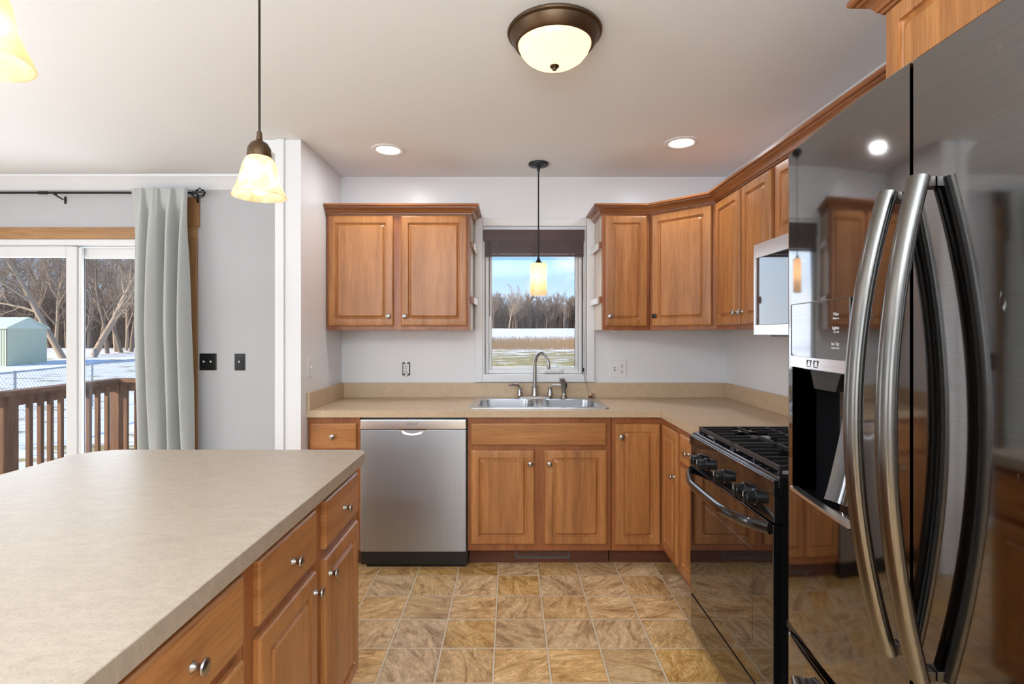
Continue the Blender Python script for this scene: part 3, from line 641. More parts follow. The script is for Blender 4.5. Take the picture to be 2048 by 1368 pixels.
# ------------------------------------------------------------------ range
t = thing('gas_range', 'black slide-in gas range with oven between the counter and refrigerator', 'range', (1.15, 2.0, 0))
RY0, RY1 = 1.626, 2.380
MB().box(.838, 1.475, RY0, RY1, .02, .884, .003).build('body', M['black'], t)
ct = MB().panel(RY1 - RY0 + .006, 1.478 - .822, [(0, 0, .004), (0, .026, .006), (.004, .033, .008), (.022, .034, .012), (.028, .026, .014)], Matrix(((0, 0, 1, .822), (1, 0, 0, RY0 - .003), (0, -1, 0, .884), (0, 0, 0, 1))))
ct.build('cooktop', M['black'], t, ang=30)
MB().box(.806, .836, RY0 - .002, RY1 + .002, .858, .906, .005, 3).build('front_trim', M['black'], t)
MB().box(.812, .8375, RY0, RY1, .772, .8575, .003).build('control_panel', M['black'], t)
for i, y in enumerate((2.262, 2.185, 2.006, 1.830, 1.752)):
    k = MB().lathe([(.026, .8118), (.026, .806), (.022, .803), (.020, .778), (.018, .775), (.001, .775)], (0, y, .817), 24, axis='X', cap0=True, cap1=True)
    k.box(.770, .786, y - .007, y + .007, .796, .838, .003)
    k = k.build('knob', M['plastic_black'], t)
    MB().box(.7692, .7702, y - .0012, y + .0012, .82, .836).build('pointer', M['text_light'], k)
MB().box(.808, .8375, RY0, RY1, .203, .768, .005).build('oven_door', M['glassblk'], t)
MB().box(.8075, .808, RY0 + .14, RY1 - .12, .33, .64).build('oven_window', M['glassblk'], t)
hp = []
for i in range(21):
    s_ = i / 20; y = RY0 + .02 + (RY1 - RY0 - .04) * s_
    e = (1 - (2 * s_ - 1) ** 2); e2 = min(1, e * 1.25)
    hp.append((.806 - .066 * e2 ** .75, y, .752 - .012 * e))
MB().tube(hp, .0125, 12, flat=1.5, up=(1, 0, 0)).build('handle', M['black'], t)
MB().box(.810, .8375, RY0, RY1, .045, .196, .006).build('storage_drawer', M['glassblk'], t)
MB().box(.86, .875, RY0 + .01, RY1 - .01, 0, .045).build('kick_plate', M['plastic_black'], t)
def grate(y0, y1):
    g = MB(); x0, x1 = .838, 1.43; zt = .945; b = .011
    for y in (y0, y1 - b): g.box(x0, x1, y, y + b, zt - .016, zt, .003)
    for x in (x0, (x0 + x1) / 2 - b / 2, x1 - b): g.box(x, x + b, y0 + b, y1 - b, zt - .018, zt - .001, .003)
    for x in (x0, x1 - b):
        for y in (y0, (y0 + y1) / 2 - b / 2, y1 - b): g.box(x, x + b, y, y + b, .912, zt - .01, .002)
    n = 5
    for k in range(1, n + 1):
        y = y0 + (y1 - y0) * k / (n + 1)
        for xa, xb in ((x0 + b, x0 + .085 if k == 3 else x0 + .125), (x0 + .205 if k != 3 else x0 + .225, (x0 + x1) / 2 - b / 2), ((x0 + x1) / 2 + b / 2, x0 + .385), (x0 + .47, x1 - b)):
            g.box(xa, xb, y - .0045, y + .0045, zt - .012, zt + .002, .002)
    for xc in (x0 + .165, x0 + .428):
        for sg in (-1, 1): g.box(xc - .005, xc + .005, (y0 + y1) / 2 + sg * .045 if sg > 0 else y0 + b, y1 - b if sg > 0 else (y0 + y1) / 2 - .045, zt - .012, zt + .002, .002)
    return g.build('grate', M['iron'], t)
grate(1.650, 1.998); grate(2.004, 2.352)
for y in (1.824, 2.178):
    for x in (1.003, 1.266):
        bu = MB().lathe([(.052, .9105), (.050, .918), (.044, .924), (.001, .924)], (x, y, 0), 28, cap0=True, cap1=True).build('burner', M['satin_black'], t)
        MB().lathe([(.034, .9242), (.034, .931), (.030, .934), (.001, .935)], (x, y, 0), 24, cap0=True, cap1=True).build('burner_cap', M['iron'], bu)

# ------------------------------------------------------------------ microwave
t = thing('microwave_oven', 'stainless over the range microwave oven hung below the short cabinet', 'microwave', (1.3, 2.0, 1.352))
MB().box(1.107, 1.485, 1.604, 2.354, 1.356, 1.750, .003).build('body', M['satin_black'], t)
my0, my1, mz0, mz1 = 1.78, 2.355, 1.352, 1.748
wy0, wy1, wz0, wz1 = 1.83, 2.338, 1.394, 1.688
dm = MB().grid([my0, wy0, wy1, my1], [mz0, wz0, wz1, mz1], lambda u, v: (1.083, u, v), lambda u, v: (1.106, u, v), lambda u, v: not (wy0 < u < wy1 and wz0 < v < wz1))
dm = dm.build('door', M['steelh'], t)
MB().box(1.086, 1.1055, wy0 + .0005, wy1 - .0005, wz0 + .0005, wz1 - .0005, .002).build('window', M['glassblk'], dm)
MB().tube([(1.082, 1.805, 1.40), (1.055, 1.805, 1.42), (1.05, 1.805, 1.55), (1.055, 1.805, 1.66), (1.082, 1.805, 1.69)], .009, 10).build('handle', M['steelh'], dm)
cp = MB().box(1.083, 1.106, 1.604, 1.778, mz0, mz1, .002).build('control_panel', M['glassblk'], t)
MB().box(1.0825, 1.0832, 1.63, 1.76, 1.64, 1.69).build('display', M['satin_black'], cp)
MB().box(1.13, 1.40, 1.68, 2.30, 1.344, 1.3555, .003).build('vent_grille', M['plastic_black'], t)

# ------------------------------------------------------------------ refrigerator
FYC, FH0, FH1 = .825, .367, 1.283
def fx(y):
    x = .629 + (.184 if y > FYC else .02) * (y - FYC) ** 2
    for e in (FH1 - y, y - FH0):
        if e < .022: x += .022 - math.sqrt(max(0, .022 ** 2 - (.022 - max(e, 0)) ** 2))
    return x
t = thing('refrigerator', 'large dark stainless french door refrigerator at the right', 'refrigerator', (1.05, FYC, 0))
MB().box(.725, 1.47, FH0 + .004, FH1 - .004, .02, 1.775, .004).build('body', M['satin_black'], t)
MB().box(.74, 1.40, FH0 + .02, FH1 - .02, 0, .06).build('base', M['plastic_black'], t)
PY0, PY1, PZ0, PZ1 = .985, 1.240, .990, 1.424
def doorgrid(y0, y1, z0, z1, hole=None):
    us = sorted(set([round(v, 5) for v in lin(y0, y1, 22)] + ([PY0, PY1] if hole else []) + [round(FH1 - e, 5) for e in (0, .001, .003, .006, .010, .015, .022) if y0 <= FH1 - e <= y1] + [round(FH0 + e, 5) for e in (0, .001, .003, .006, .010, .015, .022) if y0 <= FH0 + e <= y1]))
    vs = sorted(set(lin(z0, z1, 2) + [z0 + .004, z1 - .004] + ([PZ0, 1.305] if hole else [])))
    r = lambda v: .004 if v < z0 + .001 or v > z1 - .001 else 0
    return MB().grid(us, vs, lambda u, v: (fx(u) + r(v), u, v), lambda u, v: (.720, u, v), (lambda u, v: not (PY0 < u < PY1 and PZ0 < v < 1.305)) if hole else None)
FT = 1.786; FB = .668
ld = doorgrid(.834, FH1, FB, FT, True).build('left_door', M['black_steel'], t, ang=30)
rd = doorgrid(FH0, .8265, FB, FT).build('right_door', M['black_steel'], t, ang=30)
fd = doorgrid(FH0, FH1, .065, .648).build('freezer_drawer', M['black_steel'], t, ang=30)
MB().box(.655, .720, .8268, .8337, FB + .01, FT - .005).build('door_gasket', M['plastic_black'], t)
MB().box(.668, .720, FH0 + .02, FH1 - .004, .650, .667).build('drawer_gasket', M['plastic_black'], t)
MB().grid(lin(FH0 + .01, FH1 - .004, 24), [.6415, .648], lambda u, v: (fx(u) - .003, u, v), lambda u, v: (fx(u) + .002, u, v)).build('drawer_edge', M['handle'], fd)
def bar(y, z0, z1, out, parent, dy):
    pts = []
    for i in range(25):
        s_ = i / 24; e = 1 - (2 * s_ - 1) ** 2
        pts.append((fx(y) - .018 - out * e, y + dy * e, z0 + (z1 - z0) * s_))
    h = MB().tube(pts, .0125, 16, flat=1.35, up=(1, 0, 0)).build('handle', M['handle'], parent)
    for p in (pts[0], pts[-1]):
        MB().box(p[0] + .004, fx(y) - .0005, y - .011, y + .011, p[2] - .016 if p is pts[-1] else p[2] + .0, p[2] if p is pts[-1] else p[2] + .016, .002).build('handle_mount', M['handle'], h)
bar(.858, .842, 1.585, .052, ld, .006); bar(.792, .842, 1.590, .052, rd, -.004)
hp = []
for i in range(25):
    s_ = i / 24; e = 1 - (2 * s_ - 1) ** 2; y = FH0 + .11 + (FH1 - FH0 - .22) * s_
    hp.append((fx(y) - .018 - .045 * e, y, .585))
h = MB().tube(hp, .0125, 16, flat=1.2, up=(1, 0, 0)).build('handle', M['handle'], fd)
for y in (FH0 + .12, FH1 - .12): MB().box(fx(y) - .02, fx(y) - .0005, y - .012, y + .012, .574, .596, .002).build('handle_mount', M['handle'], h)
# ice and water dispenser in the left door
us = lin(PY0, PY1, 10)
dp = MB().grid(us, [1.306, PZ1], lambda u, v: (fx(u) - .0022, u, v), lambda u, v: (fx(u) - .0002, u, v)).build('control_panel', M['black_steel'], ld)
out = MB()
for z in (PZ1,): out.tube([(fx(u) - .0022, u, z) for u in us], .0013, 6)
for y in (PY0, PY1): out.tube([(fx(y) - .0022, y, 1.306), (fx(y) - .0022, y, PZ1)], .0013, 6)
out.build('panel_outline', M['handle'], dp)
MB().grid(us, [1.281, 1.305], lambda u, v: (fx(u) - .003 - .10 * max(0, 1.305 - v), u, v), lambda u, v: (fx(u) + .012, u, v)).build('silver_band', M['steelh'], ld)
rc = MB(); X1 = .7185
for (a, b, c_, d) in (((PY0, PZ0), (PY0, 1.281), 0, 0), ((PY1, 1.281), (PY1, PZ0), 0, 0)):
    rc.bm.faces.new([rc.bm.verts.new(p) for p in ((fx(a[0]) + .001, *a), (X1, *a), (X1, *b), (fx(b[0]) + .001, *b))])
rc.grid(us, [PZ0, PZ0 + .004], lambda u, v: (fx(u) + .001, u, v), lambda u, v: (X1, u, v))
rc.grid(us, [1.277, 1.281], lambda u, v: (fx(u) + .012, u, v), lambda u, v: (X1, u, v))
rc.box(X1 - .002, X1, PY0, PY1, PZ0, 1.281)
rc = rc.build('dispenser_recess', M['black'], ld, ang=20)
MB().prism([(1.055, 1.279), (1.165, 1.279), (1.150, 1.238), (1.075, 1.238)], .660, .706, 'X').build('nozzle_housing', M['satin_black'], rc)
def pad(u, v, k):
    z = 1.002 + .235 * v; x = .674 + .034 * v ** .8 + .014 * (1 - (2 * u - 1) ** 2)
    return Vector((x + k, 1.040 + (.098 - .03 * v) * u, z))
MB().grid(lin(0, 1, 10), lin(0, 1, 8), lambda u, v: pad(u, v, 0), lambda u, v: pad(u, v, .003)).build('paddle', M['black_steel'], rc)
MB().grid(us, [PZ0 + .004, PZ0 + .011], lambda u, v: (fx(u) - .006, u, v), lambda u, v: (fx(u) + .012, u, v)).build('drip_tray_edge', M['steelh'], rc)
sq = MB()
for y in (1.100, 1.132):
    flat_frame(sq, y, y + .018, 1.285, 1.300, .0018, -.0005, .0005, 0)
for v in sq.bm.verts: v.co = Vector((fx(v.co.x) - .0045 + v.co.y, v.co.x, v.co.z))
sq.build('button_marks', M['text_dark'], ld)
MT = lambda y, z: Matrix.Translation((fx(y) - .0027, y, z)) @ Matrix.Rotation(-PI / 2, 4, 'Z') @ Matrix.Rotation(PI / 2, 4, 'X')
for z, a, b in ((1.392, 'Filter', 'Hold 3 sec'), (1.365, 'Lighting', 'On / Off'), (1.334, 'Ice Type', 'Cubed Crushed')):
    text(a, .0088, MT(1.030, z), M['text_light'], ld, 'panel_text', .0002); text(b, .0050, MT(1.030, z - .007), M['text_light'], ld, 'panel_text', .0002)

# ------------------------------------------------------------------ island
IX = -.585
t = cabinet('island_cabinet', 'wooden island base cabinet with two drawers and two doors at the far end', (IX, 1.160, 0), PI / 2, .838, .607, BZ0, BZ1, True)
for (a, b, kx) in ((.045, .398, .026), (.474, .823, None)):
    front(t, 'drawer', a, b, .690, .840, ((b - a) * .49, .074))
front(t, 'door', .045, .398, .106, .660, (.353 - .024, .500)); front(t, 'door', .474, .823, .106, .660, (.026, .500))
t = cabinet('island_cabinet', 'wooden island base cabinet with drawers nearest the viewer', (IX, .300, 0), PI / 2, .858, .607, BZ0, BZ1, True)
for a, b in ((.050, .403), (.479, .834)): front(t, 'drawer', a, b, .690, .840, ((b - a) * .46, .074)); front(t, 'door', a, b, .106, .660, (.026 if a > .2 else .33, .5))
def rrect(x0, x1, y0, y1, radii, n=10):
    pts = []
    for (cx, cy, a0, r) in ((x1, y1, 0, radii[0]), (x0, y1, PI / 2, radii[1]), (x0, y0, PI, radii[2]), (x1, y0, 1.5 * PI, radii[3])):
        ox = cx - r if a0 in (0, 1.5 * PI) else cx + r; oy = cy - r if a0 in (0, PI / 2) else cy + r
        for i in range(n + 1):
            a = a0 + PI / 2 * i / n; pts.append((ox + r * math.cos(a), oy + r * math.sin(a)))
    return pts
it = MB(); a = rrect(-1.600, -.541, .27, 2.022, (.055, .13, .13, .055)); b_ = rrect(-1.5985, -.5425, .2715, 2.0205, (.054, .129, .129, .054))
it.ring_skin([[Vector((x, y, .8745)) for x, y in a], [Vector((x, y, .9125)) for x, y in a], [Vector((x, y, .914)) for x, y in b_]])
o = it.build('island_countertop', M['lam2'], None, loc=(-1.07, 1.146, .8745))
tag(o, 'beige laminate island countertop with rounded corners in the left foreground', 'countertop')
# island back panel carrying the overhang
o = MB().box(-1.212, -1.194, .302, 1.996, 0, .874, .002).build('island_back_panel', M['frame'], None, loc=(-1.2, 1.15, 0))
tag(o, 'wooden back panel of the island under the countertop overhang', 'panel')

# ------------------------------------------------------------------ lamps
def bell_pendant(label, x, y, rim):
    t = thing('pendant_lamp', label, 'pendant lamp', (x, y, rim), 0, 'bell pendants over the island')
    prof = [(.0705, 0), (.0665, .010), (.060, .024), (.0535, .042), (.0485, .062), (.0435, .084), (.037, .100), (.028, .110), (.022, .113)]
    sh = MB().lathe([(r, rim + z) for r, z in prof] + [(r - .003, rim + z - .002) for r, z in reversed(prof[1:])] + [(.0675, rim)], (x, y, 0), 40)
    sh.ring_skin([[Vector((x + r * math.cos(2 * PI * i / 40), y + r * math.sin(2 * PI * i / 40), rim)) for i in range(40)] for r in (.0675, .0705)], True, False, False)
    sh.build('shade', M['alabaster'], t, ang=60)
    MB().lathe([(.030, rim + .108), (.032, rim + .116), (.030, rim + .132), (.022, rim + .146), (.011, rim + .153), (.008, rim + .156), (.0065, rim + .178), (.001, rim + .180)], (x, y, 0), 28, cap0=True, cap1=True).build('socket_cap', M['bronze'], t)
    MB().tube([(x, y, rim + .178), (x, y, CE - .02)], .0032, 8).build('cord', M['bronze_dark'], t)
    MB().lathe([(.062, CE - .001), (.060, CE - .014), (.02, CE - .024), (.001, CE - .025)], (x, y, 0), 28, cap0=True, cap1=True).build('canopy', M['bronze'], t)
    MB().lathe([(.001, rim + .006), (.012, rim + .008), (.022, rim + .018), (.026, rim + .032), (.022, rim + .048), (.013, rim + .062), (.012, rim + .085)], (x, y, 0), 20, cap0=True, cap1=True).build('bulb', M['bulb'], t)
bell_pendant('amber glass bell pendant lamp hanging over the far end of the island', -.688, 1.455, 1.732)
bell_pendant('amber glass bell pendant lamp cut off at the upper left photo corner', -.737, .722, 1.732)
# cylinder pendant over the sink
px_, py_ = .182, 3.385
t = thing('sink_pendant_lamp', 'cylinder glass pendant lamp hanging in front of the window over the sink', 'pendant lamp', (px_, py_, 1.60))
MB().lathe([(.052, 1.602), (.0535, 1.604), (.0535, 1.799), (.050, 1.803), (.018, 1.805), (.018, 1.800), (.049, 1.798), (.050, 1.795), (.050, 1.606), (.052, 1.602)], (px_, py_, 0), 36).build('shade', M['cream'], t, ang=50)
MB().lathe([(.025, 1.804), (.024, 1.808), (.015, 1.82), (.008, 1.835), (.005, 1.85), (.001, 1.852)], (px_, py_, 0), 24, cap0=True, cap1=True).build('socket_cap', M['blackmetal'], t)
MB().tube([(px_, py_, 1.85), (px_, py_, CE - .02)], .0045, 8).build('stem', M['blackmetal'], t)
MB().lathe([(.062, CE - .001), (.065, CE - .006), (.062, CE - .016), (.03, CE - .024), (.012, CE - .028), (.008, CE - .05), (.001, CE - .052)], (px_, py_, 0), 32, cap0=True, cap1=True).build('canopy', M['blackmetal'], t)
MB().lathe([(.001, 1.672), (.014, 1.676), (.023, 1.69), (.025, 1.705), (.02, 1.725), (.012, 1.745), (.012, 1.80)], (px_, py_, 0), 20, cap0=True, cap1=True).build('bulb', M['bulb'], t)
# flush mount dome
qx, qy = .160, 1.905
t = thing('ceiling_lamp', 'round bronze flush mount ceiling lamp with a glowing glass dome', 'ceiling lamp', (qx, qy, CE))
MB().lathe([(.165, CE - .001), (.170, CE - .008), (.168, CE - .014), (.160, CE - .018), (.156, CE - .028), (.146, CE - .046), (.139, CE - .053), (.133, CE - .055), (.130, CE - .050), (.130, CE - .02)], (qx, qy, 0), 64).build('rim', M['bronze'], t, ang=25)
MB().lathe([(.1305, CE - .050), (.129, CE - .058), (.122, CE - .074), (.108, CE - .092), (.086, CE - .108), (.058, CE - .119), (.028, CE - .125), (.001, CE - .126)], (qx, qy, 0), 56, cap1=True).build('dome', M['opal'], t, ang=60)
MB().lathe([(.016, CE - .124), (.017, CE - .128), (.013, CE - .133), (.009, CE - .135), (.007, CE - .141), (.001, CE - .142)], (qx, qy, 0), 24, cap0=True, cap1=True).build('finial', M['bronze'], t)
for dx in (-.05, .05):
    MB().lathe([(.001, CE - .085), (.018, CE - .080), (.026, CE - .065), (.022, CE - .045), (.012, CE - .03)], (qx + dx, qy, 0), 16, cap0=True, cap1=True).build('bulb', M['bulb_dim'], t)
def recessed(x, y, label):
    t = thing('recessed_light', label, 'recessed light', (x, y, CE), 0, 'recessed lights')
    MB().lathe([(.098, CE - .0005), (.098, CE - .004), (.092, CE - .008), (.078, CE - .009), (.068, CE - .005), (.066, CE - .001)], (x, y, 0), 40).build('trim_ring', M['plastic_white'], t, ang=50)
    MB().lathe([(.0665, CE - .0015), (.04, CE - .003), (.001, CE - .0035)], (x, y, 0), 32, cap1=True).build('lens', M['led'], t)
    a = area('recessed_or_fill_glow', (x, y, CE - .02), (x, y, 0), .12, .12, 2.4, (.97, .985, 1)); a.data.shape = 'DISK'
recessed(-.720, 3.13, 'lit white recessed ceiling light near the partition wall'); recessed(.975, 3.016, 'lit white recessed ceiling light above the corner cabinet')

# ------------------------------------------------------------------ wall plates
def plate(name, label, x, z, w, h, mat, toggles, y=BW, group=None, cat='switch', outlet=None):
    t = thing(name, label, cat, (x, y, z), 0, group)
    MB().panel(w, h, [(0, 0, .004), (0, .003, .004), (.005, .006, .004)], Matrix.Translation((x - w / 2, y - .0005, z - h / 2))).build('plate', mat, t)
    for tx in toggles:
        MB().box(x + tx - .005, x + tx + .005, y - .0075, y - .006, z - .012, z + .012).build('toggle_slot', M['plastic_black'] if mat is M['plastic_white'] else M['plastic_black'], t)
        MB().prism([(z - .003, -.0072), (z + .011, -.0072), (z + .010, -.018), (z + .003, -.018)], x + tx - .004, x + tx + .004, 'X')
        tg = MB(); tg.box(x + tx - .004, x + tx + .004, y - .019, y - .007, z - .004, z + .009, .002); tg.build('toggle', M['plastic_white'], t)
    for tx in (outlet or []):
        for dz in (-.02, .02):
            s_ = MB().lathe([(.0165, y - .006), (.0165, y - .0085), (.001, y - .009)], (x + tx, 0, z + dz), 24, axis='Y', cap0=True, cap1=True).build('socket', M['plastic_white'], t)
            hl = MB().box(x + tx - .0075, x + tx - .0050, y - .0096, y - .0085, z + dz - .002, z + dz + .008).box(x + tx + .0050, x + tx + .0075, y - .0096, y - .0085, z + dz - .002, z + dz + .008)
            hl.box(x + tx - .003, x + tx + .003, y - .0096, y - .0085, z + dz - .011, z + dz - .006); hl.build('slots', M['plastic_black'], s_)
    return t
plate('light_switch', 'black double light switch plate beside the curtain on the grey wall', -2.095, 1.160, .118, .116, M['plastic_black'], (-.024, .024))
plate('light_switch', 'black single light switch plate on the grey wall beside the partition', -1.874, 1.159, .073, .116, M['plastic_black'], (0,))
plate('wall_outlet', 'white combined switch and outlet plate right of the window above the backsplash', .750, 1.112, .116, .116, M['plastic_white'], (-.025,), outlet=(.025,), cat='outlet')
t = thing('wall_outlet', 'bare outlet without a cover plate left of the window', 'outlet', (-.720, BW, 1.112))
MB().box(-.747, -.693, BW - .002, BW - .0005, 1.066, 1.158).build('box_opening', M['plastic_black'], t)
MB().box(-.740, -.700, BW - .009, BW - .0022, 1.078, 1.148, .004).build('outlet_body', M['plastic_white'], t)
e = MB()
for z0, z1, s_ in ((1.150, 1.166, 1), (1.060, 1.076, -1)): e.box(-.729, -.711, BW - .005, BW - .0022, z0, z1, .002)
e.build('mounting_ear', M['nickel'], t)
for dz in (-.018, .018): MB().box(-.729, -.725, BW - .0098, BW - .009, 1.112 + dz - .005, 1.112 + dz + .006).box(-.715, -.711, BW - .0098, BW - .009, 1.112 + dz - .005, 1.112 + dz + .006).box(-.723, -.717, BW - .0098, BW - .009, 1.112 + dz - .013, 1.112 + dz - .008).build('slots', M['plastic_black'], t)
MB().lathe([(.004, BW - .0092), (.004, BW - .0105), (.001, BW - .011)], (-.720, 0, 1.112), 12, axis='Y', cap0=True, cap1=True).build('screw', M['bronze'], t)
# switch on the partition, facing the kitchen
t = thing('light_switch', 'white single light switch plate on the partition wall above the counter end', 'switch', (LW, 3.093, 1.158))
ys, ye, zs = 3.055, 3.127, 1.158
MX = Matrix(((0, -1, 0, LW + .0005), (1, 0, 0, ys), (0, 0, 1, zs - .058), (0, 0, 0, 1)))
MB().panel(ye - ys, .116, [(0, 0, .004), (0, .003, .004), (.005, .006, .004)], MX).build('plate', M['plastic_white'], t)
MB().box(LW + .0065, LW + .018, 3.087, 3.095, zs - .004, zs + .01, .002).build('toggle', M['plastic_white'], t)

# ------------------------------------------------------------------ blind
t = thing('window_blind', 'dark brown wooden blind raised at the top of the kitchen window', 'blind', (.165, BW, 1.995))
MB().box(-.185, .512, BW - .034, BW - .0225, 1.993, 2.072, .003).build('valance', M['blind'], t)
MB().box(-.172, .502, BW - .011, BW + .0175, 2.015, 2.062).build('head_rail', M['blind'], t)
sl = MB(); rnd = random.Random(4)
for i in range(17):
    z = 1.905 + i * .0052
    sl.box(-.172 + rnd.uniform(-.0015, .0015), .508 + rnd.uniform(-.003, .001), BW - .033 + rnd.uniform(-.002, .001), BW - .0205, z, z + .0047)
sl.build('slat_stack', M['blind'], t)
MB().box(-.172, .508, BW - .034, BW - .0205, 1.886, 1.903, .003).build('bottom_rail', M['blind'], t)
tp = MB()
for x in (-.085, .165, .41): tp.box(x - .007, x + .007, BW - .0362, BW - .0345, 1.886, 1.993)
tp.build('ladder_tapes', M['blind'], t)
MB().tube([(-.140, BW - .04, 1.99), (-.139, BW - .04, 1.475)], .0028, 6).build('tilt_wand', M['blind'], t)
MB().tube([(.502, BW - .04, 1.99), (.503, BW - .04, 1.70), (.505, BW - .038, 1.125)], .0012, 5).build('cord', M['cordm'], t)
MB().box(.500, .510, BW - .044, BW - .032, 1.095, 1.122, .003).build('cord_stop', M['plastic_black'], t)
MB().tube([(.505, BW - .038, 1.095), (.511, BW - .042, 1.05), (.530, BW - .055, .955), (.542, BW - .060, .924)], .0012, 5).tube([(.506, BW - .038, 1.095), (.522, BW - .040, 1.03), (.545, BW - .05, .965), (.568, BW - .055, .938)], .0012, 5).build('cord_loop', M['cordm'], t)
MB().lathe([(.003, -.018), (.007, -.012), (.008, .004), (.004, .016), (.001, .018)], (.552, BW - .062, .9225), 12, axis='X', cap0=True, cap1=True).tube([(.545, BW - .06, .9235), (.56, BW - .052, .930), (.572, BW - .056, .945), (.58, BW - .06, .925)], .004, 8).build('tassel', M['cordm'], t)

# ------------------------------------------------------------------ curtain and rod
RZ, RYD = 2.312, BW - .085
t = thing('curtain_rod', 'thin black curtain rod with a cage finial above the patio door', 'curtain rod', (-3.1, RYD, RZ))
MB().tube([(-4.45, RYD, RZ), (-2.155, RYD, RZ)], .008, 12).build('rod', M['blackmetal'], t)
MB().tube([(-3.2, RYD, RZ), (-3.14, RYD, RZ)], .0115, 12).build('collar', M['blackmetal'], t)
for x in (-3.085, -2.155):
    MB().tube([(x, BW - .022, RZ - .03), (x, BW - .06, RZ - .022), (x, RYD, RZ - .012)], .005, 8).box(x - .008, x + .008, BW - .024 if x > -2.2 else BW - .004, BW - .0205 if x > -2.2 else BW - .0005, RZ - .055, RZ - .005, .001).tube([(x, RYD, RZ - .018), (x, RYD, RZ - .0085)], .010, 10).build('bracket', M['blackmetal'], t)
fn = MB()
fn.lathe([(.0095, -2.155), (.012, -2.150), (.008, -2.142), (.007, -2.128), (.001, -2.127)], (0, RYD, RZ), 14, axis='X', cap0=True, cap1=True)
for k in range(6):
    a = 2 * PI * k / 6; pts = []
    for i in range(13):
        s_ = i / 12; r = .030 * math.sin(PI * s_) ** .8; tw = a + 1.6 * s_
        pts.append((-2.132 + .062 * s_, RYD + r * math.cos(tw), RZ + r * math.sin(tw)))
    fn.tube(pts, .0038, 6)
fn.lathe([(.007, -2.074), (.007, -2.066), (.001, -2.064)], (0, RYD, RZ), 10, axis='X', cap0=True, cap1=True)
fn.build('finial', M['blackmetal'], t)
# curtain : gathered sheet over the rod
cu = MB(); nz, nx = 60, 150
def curt(u, v, back):
    z = 2.335 - (2.335 - .05) * v
    flare = v ** .6
    x0 = -2.562 + .085 * flare; x1 = -2.172 + .085 * v
    uu = u + .012 * math.sin(9 * u + 3 * v)
    x = x0 + (x1 - x0) * uu
    sn = math.sin(2 * PI * (3.4 * u + .32 * u * u + .2 + .16 * math.sin(3.0 * v))); fold = .075 * math.copysign(abs(sn) ** .8, sn) + .009 * math.sin(2 * PI * (9.5 * u + .4 * v))
    gather = .006 * math.sin(2 * PI * 17 * u + 2) * math.exp(-v * 16)
    wide = 1 - .75 * math.exp(-v * 10)
    flat_left = min(1, .25 + u * 2.4)
    y = RYD - .019 + fold * wide * flat_left + gather - .045 * min(1, v * 2.5)
    if v < .06: y = min(y, RYD - .013)
    x += .008 * math.cos(2 * PI * 4.2 * u) * wide
    return Vector((x, y - (.0 if not back else -.004), z))
cu.grid(lin(0, 1, nx), lin(0, 1, nz), lambda u, v: curt(u, v, False) + Vector((0, -.004, 0)), lambda u, v: curt(u, v, False))
o = cu.build('curtain', M['curtain'], None, loc=(-2.36, RYD, .05), ang=80)
tag(o, 'gathered grey green linen curtain panel at the right of the patio door', 'curtain')

# ------------------------------------------------------------------ outdoors
def gz(x, y):
    P_ = [(-50, -.72), (14, -.72), (30, -.6), (45, -.12), (60, .1), (100, 1.3), (150, 2.8), (260, 5.0)]
    z = P_[-1][1]
    for (a, za), (b, zb) in zip(P_, P_[1:]):
        if y <= b: z = za + (zb - za) * max(0, (y - a)) / (b - a); break
    return z + .03 * math.sin(x * .23 + y * .11) * min(1, max(0, (y - 12) / 15))
g = MB(); xs = lin(-190, 120, 110); ysx = [3.9, 6, 9, 12] + lin(15, 70, 40) + lin(74, 240, 40)
g.bm.free(); g.bm = bmesh.new()
vv = [[g.bm.verts.new((x, y, gz(x, y))) for x in xs] for y in ysx]
for a, b in zip(vv, vv[1:]):
    for i in range(len(xs) - 1): g.bm.faces.new((a[i], a[i + 1], b[i + 1], b[i]))
o = struct(g.build('ground', M['ground'], weld=False))
# deck and railing
dkb = MB()
for i in range(13): dkb.box(-4.32, -1.0, 3.84 + i * .147, 3.84 + i * .147 + .14, -.10, -.065, .003)
dkb.box(-4.30, -1.02, 3.86, 5.72, -.26, -.101)
for x in (-4.2, -2.6, -1.15):
    for y in (4.3, 5.6): dkb.box(x - .05, x + .05, y - .05, y + .05, gz(x, y) - .02, -.2)
struct(dkb.build('deck', M['deckwood']))
t = thing('deck_railing', 'brown wooden deck railing with square balusters outside the patio door', 'railing', (-4.2, 5.67, -.06))
RX, RYB = -4.2, 5.67
def rp(name, mb): return mb.build(name, M['deckwood'], t)
for x, y in ((RX, 4.44), (RX, RYB), (-2.6, RYB), (-1.06, RYB)): rp('post', MB().box(x - .045, x + .045, y - .045, y + .045, -.065, .838, .004))
rp('cap_rail', MB().prism([(RX - .07, 3.85), (RX + .07, 3.85), (RX + .07, RYB - .07), (-1.0, RYB - .07), (-1.0, RYB + .07), (RX - .07, RYB + .07)], .839, .876))
for z0, z1 in ((.745, .8385), (.03, .12)):
    rp('rail', MB().box(RX - .018, RX + .018, 3.86, 4.394, z0, z1)); rp('rail', MB().box(RX - .018, RX + .018, 4.486, RYB - .046, z0, z1))
    rp('rail', MB().box(RX + .046, -2.646, RYB - .018, RYB + .018, z0, z1)); rp('rail', MB().box(-2.554, -1.106, RYB - .018, RYB + .018, z0, z1))
bal = [(RX + .037, y) for y in (3.95, 4.06, 4.17, 4.28, 4.59, 4.70, 4.80, 4.91, 5.02, 5.13, 5.24, 5.35, 5.476)] + [(RX + .12 + .113 * k, RYB - .037) for k in range(0, 12)] + [(-2.49 + .113 * k, RYB - .037) for k in range(0, 12)]
for x, y in bal: rp('baluster', MB().box(x - .018, x + .018, y - .018, y + .018, .0, .80, .002))
